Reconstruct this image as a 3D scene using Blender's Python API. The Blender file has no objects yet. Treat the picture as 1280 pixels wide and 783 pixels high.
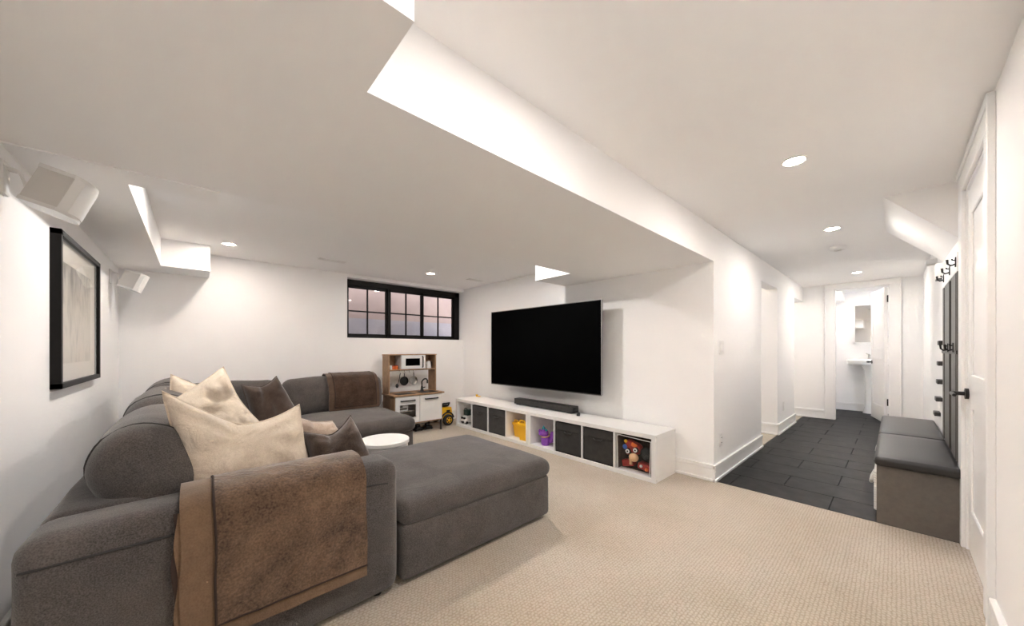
import bpy, bmesh, math, random
from mathutils import Vector, Matrix, noise as mn
random.seed(7)
S = bpy.context.scene
C = S.collection
PI = math.pi
def R(a): return math.radians(a)

# ------------------------------------------------------------------ camera, world, exposure
cam_d = bpy.data.cameras.new('camera'); cam = bpy.data.objects.new('camera', cam_d); C.objects.link(cam)
cam_d.sensor_fit = 'HORIZONTAL'; cam_d.sensor_width = 36.0
cam_d.lens = 435.6 / 1280 * 36.0
cam_d.shift_y = (436.8 - 391.5) / 1280
cam_d.clip_start = 0.02; cam_d.clip_end = 60
cam.location = (0, 0, 1.12)
cam.rotation_euler = (PI / 2, 0, -R(90 - 47.657))
S.camera = cam
S.view_settings.view_transform = 'Standard'; S.view_settings.look = 'None'
S.view_settings.gamma = 1.0; S.view_settings.use_curve_mapping = False
S.view_settings.exposure = 0.47
S.cycles.max_bounces = 20; S.cycles.diffuse_bounces = 16; S.cycles.glossy_bounces = 5
S.cycles.transmission_bounces = 8; S.cycles.sample_clamp_indirect = 8.0
S.cycles.caustics_reflective = False; S.cycles.caustics_refractive = False
W = bpy.data.worlds.new('world'); S.world = W; W.use_nodes = True
W.node_tree.nodes['Background'].inputs[0].default_value = (0.80, 0.86, 1.0, 1)   # overcast daylight over the window well
W.node_tree.nodes['Background'].inputs[1].default_value = 4.2
LIGHT_W = 10.0          # one recessed lamp
LIGHT_COL = (1.0, 0.99, 0.985)

# ------------------------------------------------------------------ materials
def mat(name, col, rough=0.6, metal=0.0, var=0.0, vscale=6.0, bump=0.0, bscale=200.0, col2=None, sheen=0.0, coat=0.0, spec=0.5, emit=0.0, alpha=None, trans=0.0, bdist=0.002):
    m = bpy.data.materials.new(name); m.use_nodes = True
    nt = m.node_tree; b = nt.nodes['Principled BSDF']
    b.inputs['Roughness'].default_value = rough; b.inputs['Metallic'].default_value = metal
    b.inputs['Specular IOR Level'].default_value = spec
    if sheen: b.inputs['Sheen Weight'].default_value = sheen; b.inputs['Sheen Roughness'].default_value = 0.45
    if coat: b.inputs['Coat Weight'].default_value = coat; b.inputs['Coat Roughness'].default_value = 0.15
    if trans: b.inputs['Transmission Weight'].default_value = trans
    if emit:
        b.inputs['Emission Color'].default_value = (*col, 1); b.inputs['Emission Strength'].default_value = emit
    c4 = (*col, 1)
    if var or col2:
        tc = nt.nodes.new('ShaderNodeTexCoord'); n = nt.nodes.new('ShaderNodeTexNoise')
        n.inputs['Scale'].default_value = vscale; n.inputs['Detail'].default_value = 6; n.inputs['Roughness'].default_value = 0.6
        nt.links.new(tc.outputs['Object'], n.inputs['Vector'])
        rp = nt.nodes.new('ShaderNodeValToRGB')
        if col2 is None:
            rp.color_ramp.elements[0].color = tuple(max(0, x * (1 - var)) for x in col) + (1,)
            rp.color_ramp.elements[1].color = tuple(min(1, x * (1 + var)) for x in col) + (1,)
        else:
            rp.color_ramp.elements[0].color = c4; rp.color_ramp.elements[1].color = (*col2, 1)
        rp.color_ramp.elements[0].position = 0.36; rp.color_ramp.elements[1].position = 0.64
        nt.links.new(n.outputs['Fac'], rp.inputs['Fac']); nt.links.new(rp.outputs['Color'], b.inputs['Base Color'])
    else:
        b.inputs['Base Color'].default_value = c4
    if bump:
        tc2 = nt.nodes.new('ShaderNodeTexCoord'); n2 = nt.nodes.new('ShaderNodeTexNoise'); n2.inputs['Scale'].default_value = bscale; n2.inputs['Detail'].default_value = 3
        bp = nt.nodes.new('ShaderNodeBump'); bp.inputs['Strength'].default_value = bump; bp.inputs['Distance'].default_value = bdist
        nt.links.new(tc2.outputs['Object'], n2.inputs['Vector']); nt.links.new(n2.outputs['Fac'], bp.inputs['Height']); nt.links.new(bp.outputs['Normal'], b.inputs['Normal'])
    return m

def fabric(name, col, col2, fine=420, var_scale=4.0, rough=0.95, sheen=0.25, streak=0.5, bump=0.5, folds=0.0, fscale=7.0):
    """woven / brushed cloth: two tones mixed by a coarse noise, speckled by a fine one, with a weave bump"""
    m = bpy.data.materials.new(name); m.use_nodes = True
    nt = m.node_tree; b = nt.nodes['Principled BSDF']; L = nt.links.new
    b.inputs['Roughness'].default_value = rough; b.inputs['Specular IOR Level'].default_value = 0.15
    b.inputs['Sheen Weight'].default_value = sheen; b.inputs['Sheen Roughness'].default_value = 0.5
    tc = nt.nodes.new('ShaderNodeTexCoord')
    n1 = nt.nodes.new('ShaderNodeTexNoise'); n1.inputs['Scale'].default_value = var_scale; n1.inputs['Detail'].default_value = 8; n1.inputs['Roughness'].default_value = 0.65
    n2 = nt.nodes.new('ShaderNodeTexNoise'); n2.inputs['Scale'].default_value = fine; n2.inputs['Detail'].default_value = 2
    L(tc.outputs['Object'], n1.inputs['Vector']); L(tc.outputs['Object'], n2.inputs['Vector'])
    mx = nt.nodes.new('ShaderNodeMath'); mx.operation = 'MULTIPLY_ADD'; mx.inputs[1].default_value = streak
    L(n2.outputs['Fac'], mx.inputs[0]); 
    sc = nt.nodes.new('ShaderNodeMath'); sc.operation = 'MULTIPLY'; sc.inputs[1].default_value = 1 - streak
    L(n1.outputs['Fac'], sc.inputs[0]); L(sc.outputs[0], mx.inputs[2])
    rp = nt.nodes.new('ShaderNodeValToRGB'); rp.color_ramp.elements[0].position = 0.38; rp.color_ramp.elements[1].position = 0.62
    rp.color_ramp.elements[0].color = (*col, 1); rp.color_ramp.elements[1].color = (*col2, 1)
    L(mx.outputs[0], rp.inputs['Fac']); L(rp.outputs['Color'], b.inputs['Base Color'])
    bp = nt.nodes.new('ShaderNodeBump'); bp.inputs['Strength'].default_value = bump; bp.inputs['Distance'].default_value = 0.0015
    L(n2.outputs['Fac'], bp.inputs['Height'])
    if folds:
        n3 = nt.nodes.new('ShaderNodeTexNoise'); n3.inputs['Scale'].default_value = fscale; n3.inputs['Detail'].default_value = 3; n3.inputs['Distortion'].default_value = 0.8
        L(tc.outputs['Object'], n3.inputs['Vector'])
        b2 = nt.nodes.new('ShaderNodeBump'); b2.inputs['Strength'].default_value = folds; b2.inputs['Distance'].default_value = 0.03
        L(n3.outputs['Fac'], b2.inputs['Height']); L(b2.outputs['Normal'], bp.inputs['Normal'])
    L(bp.outputs['Normal'], b.inputs['Normal'])
    return m

def carpet_mat():
    m = bpy.data.materials.new('loop_carpet'); m.use_nodes = True
    nt = m.node_tree; b = nt.nodes['Principled BSDF']; L = nt.links.new; N = nt.nodes.new
    b.inputs['Roughness'].default_value = 1.0; b.inputs['Specular IOR Level'].default_value = 0.05; b.inputs['Sheen Weight'].default_value = 0.2
    tc = N('ShaderNodeTexCoord'); sep = N('ShaderNodeSeparateXYZ'); 
    wob = N('ShaderNodeTexNoise'); wob.inputs['Scale'].default_value = 40; wob.inputs['Detail'].default_value = 2
    L(tc.outputs['Object'], wob.inputs['Vector'])
    add = N('ShaderNodeVectorMath'); add.operation = 'MULTIPLY_ADD'; add.inputs[1].default_value = (0.030, 0.012, 0)
    L(wob.outputs['Color'], add.inputs[0]); L(tc.outputs['Object'], add.inputs[2]); L(add.outputs[0], sep.inputs[0])
    def mth(op, a=None, bb=None, c=None):
        n = N('ShaderNodeMath'); n.operation = op
        for i, v in enumerate((a, bb, c)):
            if v is None: continue
            if isinstance(v, (int, float)): n.inputs[i].default_value = v
            else: L(v, n.inputs[i])
        return n.outputs[0]
    PY, PX = 0.0145, 0.0185
    row = mth('DIVIDE', sep.outputs[1], PY); rid = mth('FLOOR', row); rf = mth('SUBTRACT', row, rid)
    half = mth('MULTIPLY', mth('MODULO', rid, 2.0), 0.5)
    colu = mth('ADD', mth('DIVIDE', sep.outputs[0], PX), half); cf = mth('SUBTRACT', colu, mth('FLOOR', colu))
    hy = mth('SINE', mth('MULTIPLY', rf, PI)); hx = mth('SINE', mth('MULTIPLY', cf, PI))
    h = mth('MULTIPLY', mth('POWER', hy, 0.7), mth('ADD', 0.2, mth('MULTIPLY', hx, 0.8)))
    big = N('ShaderNodeTexNoise'); big.inputs['Scale'].default_value = 1.7; big.inputs['Detail'].default_value = 5
    L(tc.outputs['Object'], big.inputs['Vector'])
    rp = N('ShaderNodeValToRGB')
    rp.color_ramp.elements[0].color = (0.355, 0.30, 0.235, 1); rp.color_ramp.elements[1].color = (0.555, 0.492, 0.410, 1)
    rp.color_ramp.elements[0].position = 0.15; rp.color_ramp.elements[1].position = 0.75
    fn = N('ShaderNodeTexNoise'); fn.inputs['Scale'].default_value = 130; fn.inputs['Detail'].default_value = 2
    L(tc.outputs['Object'], fn.inputs['Vector'])
    L(mth('ADD', mth('MULTIPLY', h, 0.62), mth('MULTIPLY_ADD', fn.outputs['Fac'], 0.9, -0.22)), rp.inputs['Fac'])  # loop height plus fine noise; shade between the loops is painted into the colour
    mix = N('ShaderNodeMix'); mix.data_type = 'RGBA'; mix.blend_type = 'MULTIPLY'; mix.inputs[0].default_value = 1.0
    rp2 = N('ShaderNodeValToRGB'); rp2.color_ramp.elements[0].color = (0.86, 0.84, 0.80, 1); rp2.color_ramp.elements[1].color = (1.0, 1.0, 1.0, 1)
    rp2.color_ramp.elements[0].position = 0.33; rp2.color_ramp.elements[1].position = 0.6
    L(big.outputs['Fac'], rp2.inputs['Fac']); L(rp.outputs['Color'], mix.inputs[6]); L(rp2.outputs['Color'], mix.inputs[7])
    L(mix.outputs[2], b.inputs['Base Color'])
    bp = N('ShaderNodeBump'); bp.inputs['Strength'].default_value = 0.5; bp.inputs['Distance'].default_value = 0.003
    L(h, bp.inputs['Height']); L(bp.outputs['Normal'], b.inputs['Normal'])
    return m

M = {}
M['wall'] = mat('white_wall_paint', (0.90, 0.893, 0.886), 0.7, bump=0.04, bscale=90)
M['ceil'] = mat('white_ceiling_paint', (0.91, 0.903, 0.896), 0.85)
M['trim'] = mat('white_trim_enamel', (0.88, 0.87, 0.86), 0.35)
M['door'] = mat('white_door_enamel', (0.88, 0.87, 0.86), 0.3)
M['carpet'] = carpet_mat()
M['tile'] = mat('charcoal_tile', (0.017, 0.0158, 0.0152), 0.45, spec=0.12, var=0.5, vscale=9, bump=0.15, bscale=30)
M['grout'] = mat('dark_grout', (0.012, 0.012, 0.012), 0.9)
M['sofa'] = fabric('grey_sofa_weave', (0.055, 0.047, 0.043), (0.125, 0.108, 0.098), fine=260, var_scale=5, folds=0.20, fscale=4.5, streak=0.62, bump=0.8)
M['seam'] = mat('grey_seam', (0.045, 0.040, 0.038), 0.95)
M['linen'] = fabric('beige_linen', (0.58, 0.475, 0.365), (0.74, 0.635, 0.515), fine=300, var_scale=9, folds=0.55, fscale=11)
M['taupe'] = fabric('taupe_velvet', (0.36, 0.27, 0.21), (0.50, 0.39, 0.31), fine=200, var_scale=6, sheen=0.6, folds=0.3)
M['velvet'] = fabric('dark_brown_velvet', (0.028, 0.017, 0.012), (0.135, 0.092, 0.068), fine=160, var_scale=4.5, sheen=0.5, streak=0.15, folds=0.35)
M['velvet2'] = fabric('brown_velvet', (0.045, 0.028, 0.020), (0.085, 0.057, 0.043), fine=160, var_scale=4.5, sheen=0.4, streak=0.2, folds=0.3)
M['fur'] = fabric('brown_plush', (0.052, 0.028, 0.016), (0.185, 0.112, 0.065), fine=140, var_scale=7, sheen=0.5, streak=0.35, bump=1.0, folds=0.35, fscale=9)
M['furb'] = fabric('tan_plush_border', (0.13, 0.078, 0.044), (0.20, 0.122, 0.07), fine=200, var_scale=7, sheen=0.4, streak=0.3, bump=0.6, folds=0.3)
M['fur2'] = fabric('dark_plush', (0.035, 0.019, 0.011), (0.085, 0.048, 0.030), fine=140, var_scale=7, sheen=0.3, streak=0.3, bump=0.8, folds=0.35)
M['fur2b'] = fabric('dark_plush_border', (0.075, 0.045, 0.030), (0.12, 0.075, 0.05), fine=140, var_scale=7, sheen=0.3, streak=0.3)
M['pipe'] = mat('dark_brown_piping', (0.030, 0.014, 0.008), 0.8)
M['white'] = mat('white_laminate', (0.80, 0.785, 0.765), 0.45)
M['whitep'] = mat('white_plastic', (0.78, 0.77, 0.75), 0.4)
M['grille'] = mat('pale_grey_grille', (0.66, 0.64, 0.61), 0.8, bump=0.3, bscale=900)
M['black'] = mat('black_plastic', (0.010, 0.009, 0.009), 0.4)
M['blackm'] = mat('black_metal', (0.014, 0.012, 0.011), 0.35, metal=0.3)
M['screen'] = mat('tv_glass', (0.0015, 0.0015, 0.0015), 0.25, spec=0.02)
M['bezel'] = mat('silver_edge', (0.45, 0.44, 0.43), 0.35, metal=0.7)
M['winframe'] = mat('black_window_frame', (0.008, 0.006, 0.005), 0.45, spec=0.2)
M['bin'] = fabric('charcoal_bin_cloth', (0.022, 0.019, 0.017), (0.045, 0.040, 0.036), fine=500, var_scale=10)
M['oak'] = mat('birch_veneer', (0.30, 0.17, 0.085), 0.5, col2=(0.42, 0.255, 0.14), vscale=14)
M['steel'] = mat('brushed_steel', (0.55, 0.53, 0.50), 0.25, metal=1.0)
M['yellow'] = mat('yellow_plastic', (0.85, 0.47, 0.012), 0.35)
M['red'] = mat('red_toy', (0.34, 0.025, 0.016), 0.5, var=0.2, vscale=30)
M['orange'] = mat('orange_toy', (0.75, 0.16, 0.03), 0.5)
M['tan'] = mat('tan_toy', (0.70, 0.42, 0.24), 0.5)
M['blue'] = mat('blue_toy', (0.05, 0.15, 0.50), 0.5)
M['teal'] = mat('teal_toy', (0.03, 0.36, 0.42), 0.4)
M['green'] = mat('dark_green_toy', (0.012, 0.045, 0.035), 0.5)
M['purple'] = mat('purple_toy', (0.23, 0.055, 0.42), 0.45, col2=(0.33, 0.09, 0.50), vscale=30)
M['gold'] = mat('gold_band', (0.65, 0.42, 0.10), 0.4)
M['rubber'] = mat('black_rubber', (0.012, 0.012, 0.012), 0.7)
M['bench'] = mat('grey_bench_board', (0.125, 0.108, 0.092), 0.5, var=0.08, vscale=30)
M['leather'] = mat('black_leatherette', (0.020, 0.017, 0.016), 0.42, bump=0.3, bscale=300)
M['panel'] = mat('charcoal_panel', (0.030, 0.025, 0.022), 0.45)
M['batten'] = mat('grey_batten', (0.085, 0.073, 0.062), 0.4)
M['rope'] = mat('white_rope', (0.72, 0.70, 0.66), 0.9, bump=0.8, bscale=150)
M['porcelain'] = mat('white_porcelain', (0.85, 0.84, 0.82), 0.12, coat=0.5)
M['mirror'] = mat('mirror', (0.85, 0.85, 0.85), 0.02, metal=1.0)
M['paper'] = mat('cream_mat_board', (0.74, 0.69, 0.61), 0.8)
M['brown'] = mat('brown_bin_interior', (0.075, 0.045, 0.030), 0.8, var=0.3, vscale=20)
M['lamp'] = mat('lamp_diffuser', (1.0, 0.97, 0.93), 0.5, emit=9.0)
M['bathlamp'] = mat('vanity_globe', (1.0, 0.96, 0.90), 0.5, emit=3.0)
M['wellhi'] = mat('brick_red_wall', (0.44, 0.33, 0.29), 0.9, col2=(0.52, 0.39, 0.33), vscale=2.5)
M['welllo'] = mat('blue_grey_concrete', (0.38, 0.36, 0.38), 0.9, col2=(0.46, 0.42, 0.42), vscale=3)
def glass(name, rough=0.0, tint=(1, 1, 1)):
    m = bpy.data.materials.new(name); m.use_nodes = True; nt = m.node_tree; nt.nodes.clear()
    o = nt.nodes.new('ShaderNodeOutputMaterial'); t = nt.nodes.new('ShaderNodeBsdfTransparent'); g = nt.nodes.new('ShaderNodeBsdfGlossy')
    f = nt.nodes.new('ShaderNodeFresnel'); f.inputs['IOR'].default_value = 1.45; x = nt.nodes.new('ShaderNodeMixShader')
    t.inputs[0].default_value = (*tint, 1); g.inputs['Roughness'].default_value = rough
    gm = nt.nodes.new('ShaderNodeNewGeometry'); mu = nt.nodes.new('ShaderNodeMath'); mu.operation = 'SUBTRACT'; mu.use_clamp = True
    nt.links.new(f.outputs[0], mu.inputs[0]); nt.links.new(gm.outputs['Backfacing'], mu.inputs[1]); nt.links.new(mu.outputs[0], x.inputs[0]); nt.links.new(t.outputs[0], x.inputs[1]); nt.links.new(g.outputs[0], x.inputs[2]); nt.links.new(x.outputs[0], o.inputs[0])
    return m
M['glass'] = glass('window_glass', 0.03, (0.92, 0.90, 0.88))
M['pglass'] = glass('picture_glass', 0.02)
def art_mat():
    m = bpy.data.materials.new('faded_grey_print'); m.use_nodes = True; nt = m.node_tree; b = nt.nodes['Principled BSDF']; L = nt.links.new; N = nt.nodes.new
    b.inputs['Roughness'].default_value = 0.8
    tc = N('ShaderNodeTexCoord'); mp = N('ShaderNodeMapping'); mp.inputs['Scale'].default_value = (1, 9, 3.2)
    n = N('ShaderNodeTexNoise'); n.inputs['Scale'].default_value = 1.6; n.inputs['Detail'].default_value = 9; n.inputs['Distortion'].default_value = 1.2
    L(tc.outputs['Object'], mp.inputs[0]); L(mp.outputs[0], n.inputs['Vector'])
    sp = N('ShaderNodeSeparateXYZ'); L(tc.outputs['Object'], sp.inputs[0])
    g = N('ShaderNodeMapRange'); g.inputs[1].default_value = 0.42; g.inputs[2].default_value = 0.66; g.inputs[3].default_value = 0.08; g.inputs[4].default_value = -0.16   # print darker in its upper third
    L(sp.outputs[2], g.inputs[0]); a = N('ShaderNodeMath'); L(n.outputs['Fac'], a.inputs[0]); L(g.outputs[0], a.inputs[1])
    rp = N('ShaderNodeValToRGB'); rp.color_ramp.elements[0].color = (0.16, 0.14, 0.115, 1); rp.color_ramp.elements[1].color = (0.60, 0.55, 0.47, 1)
    rp.color_ramp.elements[0].position = 0.25; rp.color_ramp.elements[1].position = 0.6
    L(a.outputs[0], rp.inputs['Fac']); L(rp.outputs['Color'], b.inputs['Base Color'])
    return m
M['art'] = art_mat()

# ------------------------------------------------------------------ mesh helpers
class B:
    """collects geometry in world coordinates; fin() links it as one mesh object"""
    def __init__(s): s.bm = bmesh.new()
    def box(s, x0, x1, y0, y1, z0, z1, bev=0.0, seg=2):
        v = [s.bm.verts.new(p) for p in ((x0, y0, z0), (x1, y0, z0), (x1, y1, z0), (x0, y1, z0), (x0, y0, z1), (x1, y0, z1), (x1, y1, z1), (x0, y1, z1))]
        f = [s.bm.faces.new([v[i] for i in q]) for q in ((3, 2, 1, 0), (4, 5, 6, 7), (0, 1, 5, 4), (1, 2, 6, 5), (2, 3, 7, 6), (3, 0, 4, 7))]
        if bev: bmesh.ops.bevel(s.bm, geom=list({e for q in f for e in q.edges}), offset=bev, segments=seg, profile=0.5, affect='EDGES')
        return s
    def poly(s, pts, faces):
        v = [s.bm.verts.new(p) for p in pts]
        for f in faces: s.bm.faces.new([v[i] for i in f])
        return s
    def prism(s, pts2, fn, a0, a1):
        """closed 2-D outline pts2 extruded from a0 to a1; fn(p, q, a) -> xyz"""
        n = len(pts2)
        A = [s.bm.verts.new(fn(p, q, a0)) for p, q in pts2]; Z = [s.bm.verts.new(fn(p, q, a1)) for p, q in pts2]
        s.bm.faces.new(A[::-1]); s.bm.faces.new(Z)
        for i in range(n): s.bm.faces.new((A[i], A[(i + 1) % n], Z[(i + 1) % n], Z[i]))
        return s
    def tube(s, pts, r, n=8, closed=False, caps=True):
        pts = [Vector(p) for p in pts]; rings = []; m = len(pts); up = None
        for i, p in enumerate(pts):
            a = pts[(i - 1) % m] if (i or closed) else p; b = pts[(i + 1) % m] if (i < m - 1 or closed) else p
            t = (b - a).normalized()
            if up is None: up = Vector((0, 0, 1)) if abs(t.z) < 0.9 else Vector((1, 0, 0))
            x = t.cross(up)
            if x.length < 1e-5: x = t.orthogonal()
            x.normalize(); y = x.cross(t).normalized(); up = y
            rr = r[i] if isinstance(r, (list, tuple)) else r
            rings.append([s.bm.verts.new(p + x * math.cos(2 * PI * k / n) * rr + y * math.sin(2 * PI * k / n) * rr) for k in range(n)])
        for i in range(m if closed else m - 1):
            a, b = rings[i], rings[(i + 1) % m]
            for k in range(n): s.bm.faces.new((a[k], a[(k + 1) % n], b[(k + 1) % n], b[k]))
        if caps and not closed:
            s.bm.faces.new(rings[0][::-1]); s.bm.faces.new(rings[-1])
        return s
    def cyl(s, p0, p1, r0, r1=None, n=20):
        return s.tube([p0, p1], [r0, r0 if r1 is None else r1], n)
    def lathe(s, o, prof, n=28, axis='z'):
        """prof: [(radius, height)...] about the axis through o"""
        o = Vector(o); rings = []
        for r, h in prof:
            ring = []
            for k in range(n):
                c, d = math.cos(2 * PI * k / n) * r, math.sin(2 * PI * k / n) * r
                ring.append(s.bm.verts.new(o + Vector({'z': (c, d, h), 'y': (d, h, c), 'x': (h, c, d)}[axis])))
            rings.append(ring)
        for a, b in zip(rings, rings[1:]):
            for k in range(n): s.bm.faces.new((a[k], a[(k + 1) % n], b[(k + 1) % n], b[k]))
        if prof[0][0] > 1e-4: s.bm.faces.new(rings[0][::-1])
        if prof[-1][0] > 1e-4: s.bm.faces.new(rings[-1])
        return s
    def ball(s, o, rx, ry=None, rz=None, n=16):
        o = Vector(o); ry = ry or rx; rz = rz or rx
        r = bmesh.ops.create_uvsphere(s.bm, u_segments=n, v_segments=n // 2 + 2, radius=1.0)
        for v in r['verts']: v.co = o + Vector((v.co.x * rx, v.co.y * ry, v.co.z * rz))
        return s
    def soft(s, lx, ly, lz, r, mtx, puff=(0, 0, 0), nz=0.0, ns=4.0, nseg=10, seed=0.0, rs=4):
        """rounded upholstered block, centred on the origin then moved by mtx; puff bulges the faces along each axis"""
        half = Vector((lx / 2, ly / 2, lz / 2))
        def coords(a):
            rr = min(r, a * 0.98); k = [-a + rr * (1 - math.cos(PI / 2 * i / rs)) for i in range(rs)]
            mid = [-(a - rr) + 2 * (a - rr) * i / nseg for i in range(nseg + 1)]
            return k + mid + [-x for x in reversed(k)]
        cs = [coords(h) for h in half]; cache = {}
        def vert(p):
            key = tuple(round(c, 6) for c in p)
            if key in cache: return cache[key]
            q = Vector(p); c = Vector([max(-(half[i] - min(r, half[i] * .98)), min(half[i] - min(r, half[i] * .98), q[i])) for i in range(3)])
            d = q - c
            if d.length > 1e-7: q = c + d.normalized() * min(r, min(half) * .98)
            u = [q[i] / half[i] for i in range(3)]
            for i in range(3):
                if puff[i]:
                    j, k = (i + 1) % 3, (i + 2) % 3
                    q[i] += puff[i] * u[i] * (1 - u[j] ** 2) ** 0.8 * (1 - u[k] ** 2) ** 0.8 if abs(u[j]) < 1 and abs(u[k]) < 1 else 0
            w = mtx @ q
            if nz:
                nv = mn.noise_vector(Vector((w.x * ns + seed, w.y * ns, w.z * ns))); w = w + nv * nz
            cache[key] = s.bm.verts.new(w); return cache[key]
        for ax in range(3):
            b, c = (ax + 1) % 3, (ax + 2) % 3
            for sg in (-1, 1):
                for i in range(len(cs[b]) - 1):
                    for j in range(len(cs[c]) - 1):
                        q = []
                        for (ii, jj) in ((i, j), (i + 1, j), (i + 1, j + 1), (i, j + 1)):
                            p = [0, 0, 0]; p[ax] = sg * half[ax]; p[b] = cs[b][ii]; p[c] = cs[c][jj]; q.append(vert(p))
                        if sg < 0: q.reverse()
                        if len(set(q)) == 4: s.bm.faces.new(q)
                        elif len(set(q)) == 3:
                            u = []; [u.append(x) for x in q if x not in u]; s.bm.faces.new(u)
        return s
    def xf(s, m): bmesh.ops.transform(s.bm, matrix=m, verts=s.bm.verts); return s

def wloc(o):
    v = Vector(o.location)
    while o.parent: o = o.parent; v = v + Vector(o.location)
    return v
def setp(o, label=None, cat=None, group=None, kind=None):
    if label: o['label'] = label
    if cat: o['category'] = cat
    if group: o['group'] = group
    if kind: o['kind'] = kind
    return o
def fin(b, name, m, parent=None, label=None, cat=None, group=None, kind=None, smooth=True, ang=38, origin=None):
    bm = b.bm if isinstance(b, B) else b
    bmesh.ops.recalc_face_normals(bm, faces=bm.faces)
    if parent is not None: o0 = wloc(parent)
    elif origin is not None: o0 = Vector(origin)
    else:
        cs = [v.co for v in bm.verts]
        o0 = Vector(((min(c.x for c in cs) + max(c.x for c in cs)) / 2, (min(c.y for c in cs) + max(c.y for c in cs)) / 2, min(c.z for c in cs)))
    bmesh.ops.translate(bm, verts=bm.verts, vec=-o0)
    me = bpy.data.meshes.new(name); bm.to_mesh(me); bm.free()
    me.materials.append(M[m] if isinstance(m, str) else m)
    if smooth:
        me.polygons.foreach_set('use_smooth', [True] * len(me.polygons)); me.set_sharp_from_angle(angle=R(ang))
    o = bpy.data.objects.new(name, me); C.objects.link(o)
    if parent is not None: o.parent = parent
    else: o.location = o0
    return setp(o, label, cat, group, kind)
def thing(name, label, cat, loc, group=None, kind=None):
    o = bpy.data.objects.new(name, None); C.objects.link(o); o.location = loc; o.empty_display_size = 0.1
    return setp(o, label, cat, group, kind)
def bx(*a, **k): return B().box(*a, **k)
def dup(root, dloc, label=None):
    r = root.copy(); C.objects.link(r); r.location = Vector(root.location) + Vector(dloc)
    if label: r['label'] = label
    for ch in list(root.children):
        c = ch.copy(); C.objects.link(c); c.parent = r
        for g in list(ch.children):
            d = g.copy(); C.objects.link(d); d.parent = c
    return r
def struct(b, name, m, label, cat, parent=None, smooth=False):
    return fin(b, name, m, parent, label, cat, kind='structure', smooth=smooth)

# ------------------------------------------------------------------ the shell
ZC, ZB, ZS = 2.155, 2.105, 1.866          # hall ceiling, back-of-room ceiling, soffit underside
XL, XT, YB, YH, YR, XF = -0.515, 3.25, 4.80, 1.03, -0.27, 7.52
TOP = 2.32
# floors
struct(bx(XL - .1, XT + .01, YR - .12, 5.0, -.08, 0), 'floor', 'carpet', 'beige looped carpet covering the living room floor', 'carpet')
struct(bx(XT + .01, XF + .1, YH + .005, 2.7, -.08, 0), 'floor_side_room', 'carpet', 'beige carpet seen through the hall opening', 'carpet')
ft = struct(bx(XT + .01, 9.0, YR - .4, YH + .004, -.08, -.008), 'floor_hall', 'grout', 'charcoal tiled floor of the hall and washroom', 'tile floor')
ft2 = None
TL_, TW = 0.61, 0.318
row = 0; x = XT + .012
while x < 8.9:
    x1 = min(x + TW, 8.98); y = 0.31 - 1.22 - (0.305 if row % 2 else 0)
    while y < YH:
        y0, y1 = max(y, YR - .02 if x < XF + .05 else -.6), min(y + TL_, YH)
        if y1 - y0 > .03:
            t = B().box(x + .0022, x1 - .0022, y0 + .0022, y1 - .0022, -.009, 0.0005 + random.uniform(-.0004, .0004), .0012, 1)
            fin(t, 'tile', 'tile', ft, smooth=False)
        y += TL_
    x += TW; row += 1
# ceilings
c = B().prism([(XL - .1, YR - .4), (9.0, YR - .4), (9.0, YH + .02), (XF + .1, YH + .02), (XF + .1, 2.7), (XT + .06, 2.7), (XT + .06, YH + .02), (XL - .1, YH + .02)], lambda p, q, a: (p, q, a), ZC, TOP)
struct(c, 'ceiling', 'ceil', 'white ceiling above the carpet edge and the hall', 'ceiling')
struct(bx(XL - .1, XT + .12, 2.0, 5.0, ZB, TOP), 'ceiling_back', 'ceil', 'white ceiling above the corner sofa and the black window', 'ceiling')
PZ = lambda p, q, a: (p, q, a)
c = B().prism([(XL, .736), (.37, .736), (.37, YH), (XT, YH), (XT, 2.63), (2.74, 2.63), (2.74, 2.15), (XL, 2.15)], PZ, ZS, TOP - .01)
struct(c, 'ceiling_soffit', 'wall', 'wide lowered ceiling block between the lounge and the hall', 'soffit')
c = B().prism([(XL, 2.151), (.09, 2.151), (.09, 2.32), (-.22, 2.32), (-.22, 4.38), (.11, 4.38), (.11, YB), (XL, YB)], PZ, ZS - .005, TOP - .02)
struct(c, 'ceiling_soffit_left', 'wall', 'narrow boxed bulkhead running above the framed picture', 'soffit')
b = B(); x0, x1 = 3.47, 4.49
b.poly([(x0, YR, ZC), (x0, .05, ZC), (x0, YR, 1.80), (x1, YR, ZC), (x1, .05, ZC), (x1, YR, 1.83)], [(0, 1, 2), (5, 4, 3), (1, 4, 5, 2), (0, 2, 5, 3), (0, 3, 4, 1)])
struct(b, 'ceiling_slope', 'wall', 'sloped white bulkhead above the coat hooks', 'bulkhead')
# walls
struct(bx(XL - .1, XL, YR - .12, 5.0, 0, TOP - .03), 'wall_left', 'wall', 'white wall that carries the framed picture', 'wall')
PY_ = lambda p, q, a: (p, a, q)
b = B().prism([(XL, 0), (XT + .04, 0), (XT + .04, 1.272), (1.47, 1.272), (1.47, 2.062), (XT + .04, 2.062), (XT + .04, TOP - .03), (XL, TOP - .03)], PY_, YB, YB + .2)
struct(b, 'wall_back', 'wall', 'white wall with the black window', 'wall')
b = B().prism([(XT, YH), (XT + .12, YH), (XT + .12, 5.05), (XT + .04, 5.05), (XT + .04, 2.63), (XT, 2.63)], PZ, 0, TOP - .03)
struct(b, 'wall_right', 'wall', 'white wall behind the television', 'wall')
b = B().prism([(XT + .12, 0), (4.81, 0), (4.81, 1.91), (5.63, 1.91), (5.63, 0), (6.77, 0), (6.77, 1.91), (XF, 1.91), (XF, TOP - .03), (XT + .12, TOP - .03)], PY_, YH, YH + .12).box(5.63, 6.77, YH + .12, 1.75, 0, TOP - .03)
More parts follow.
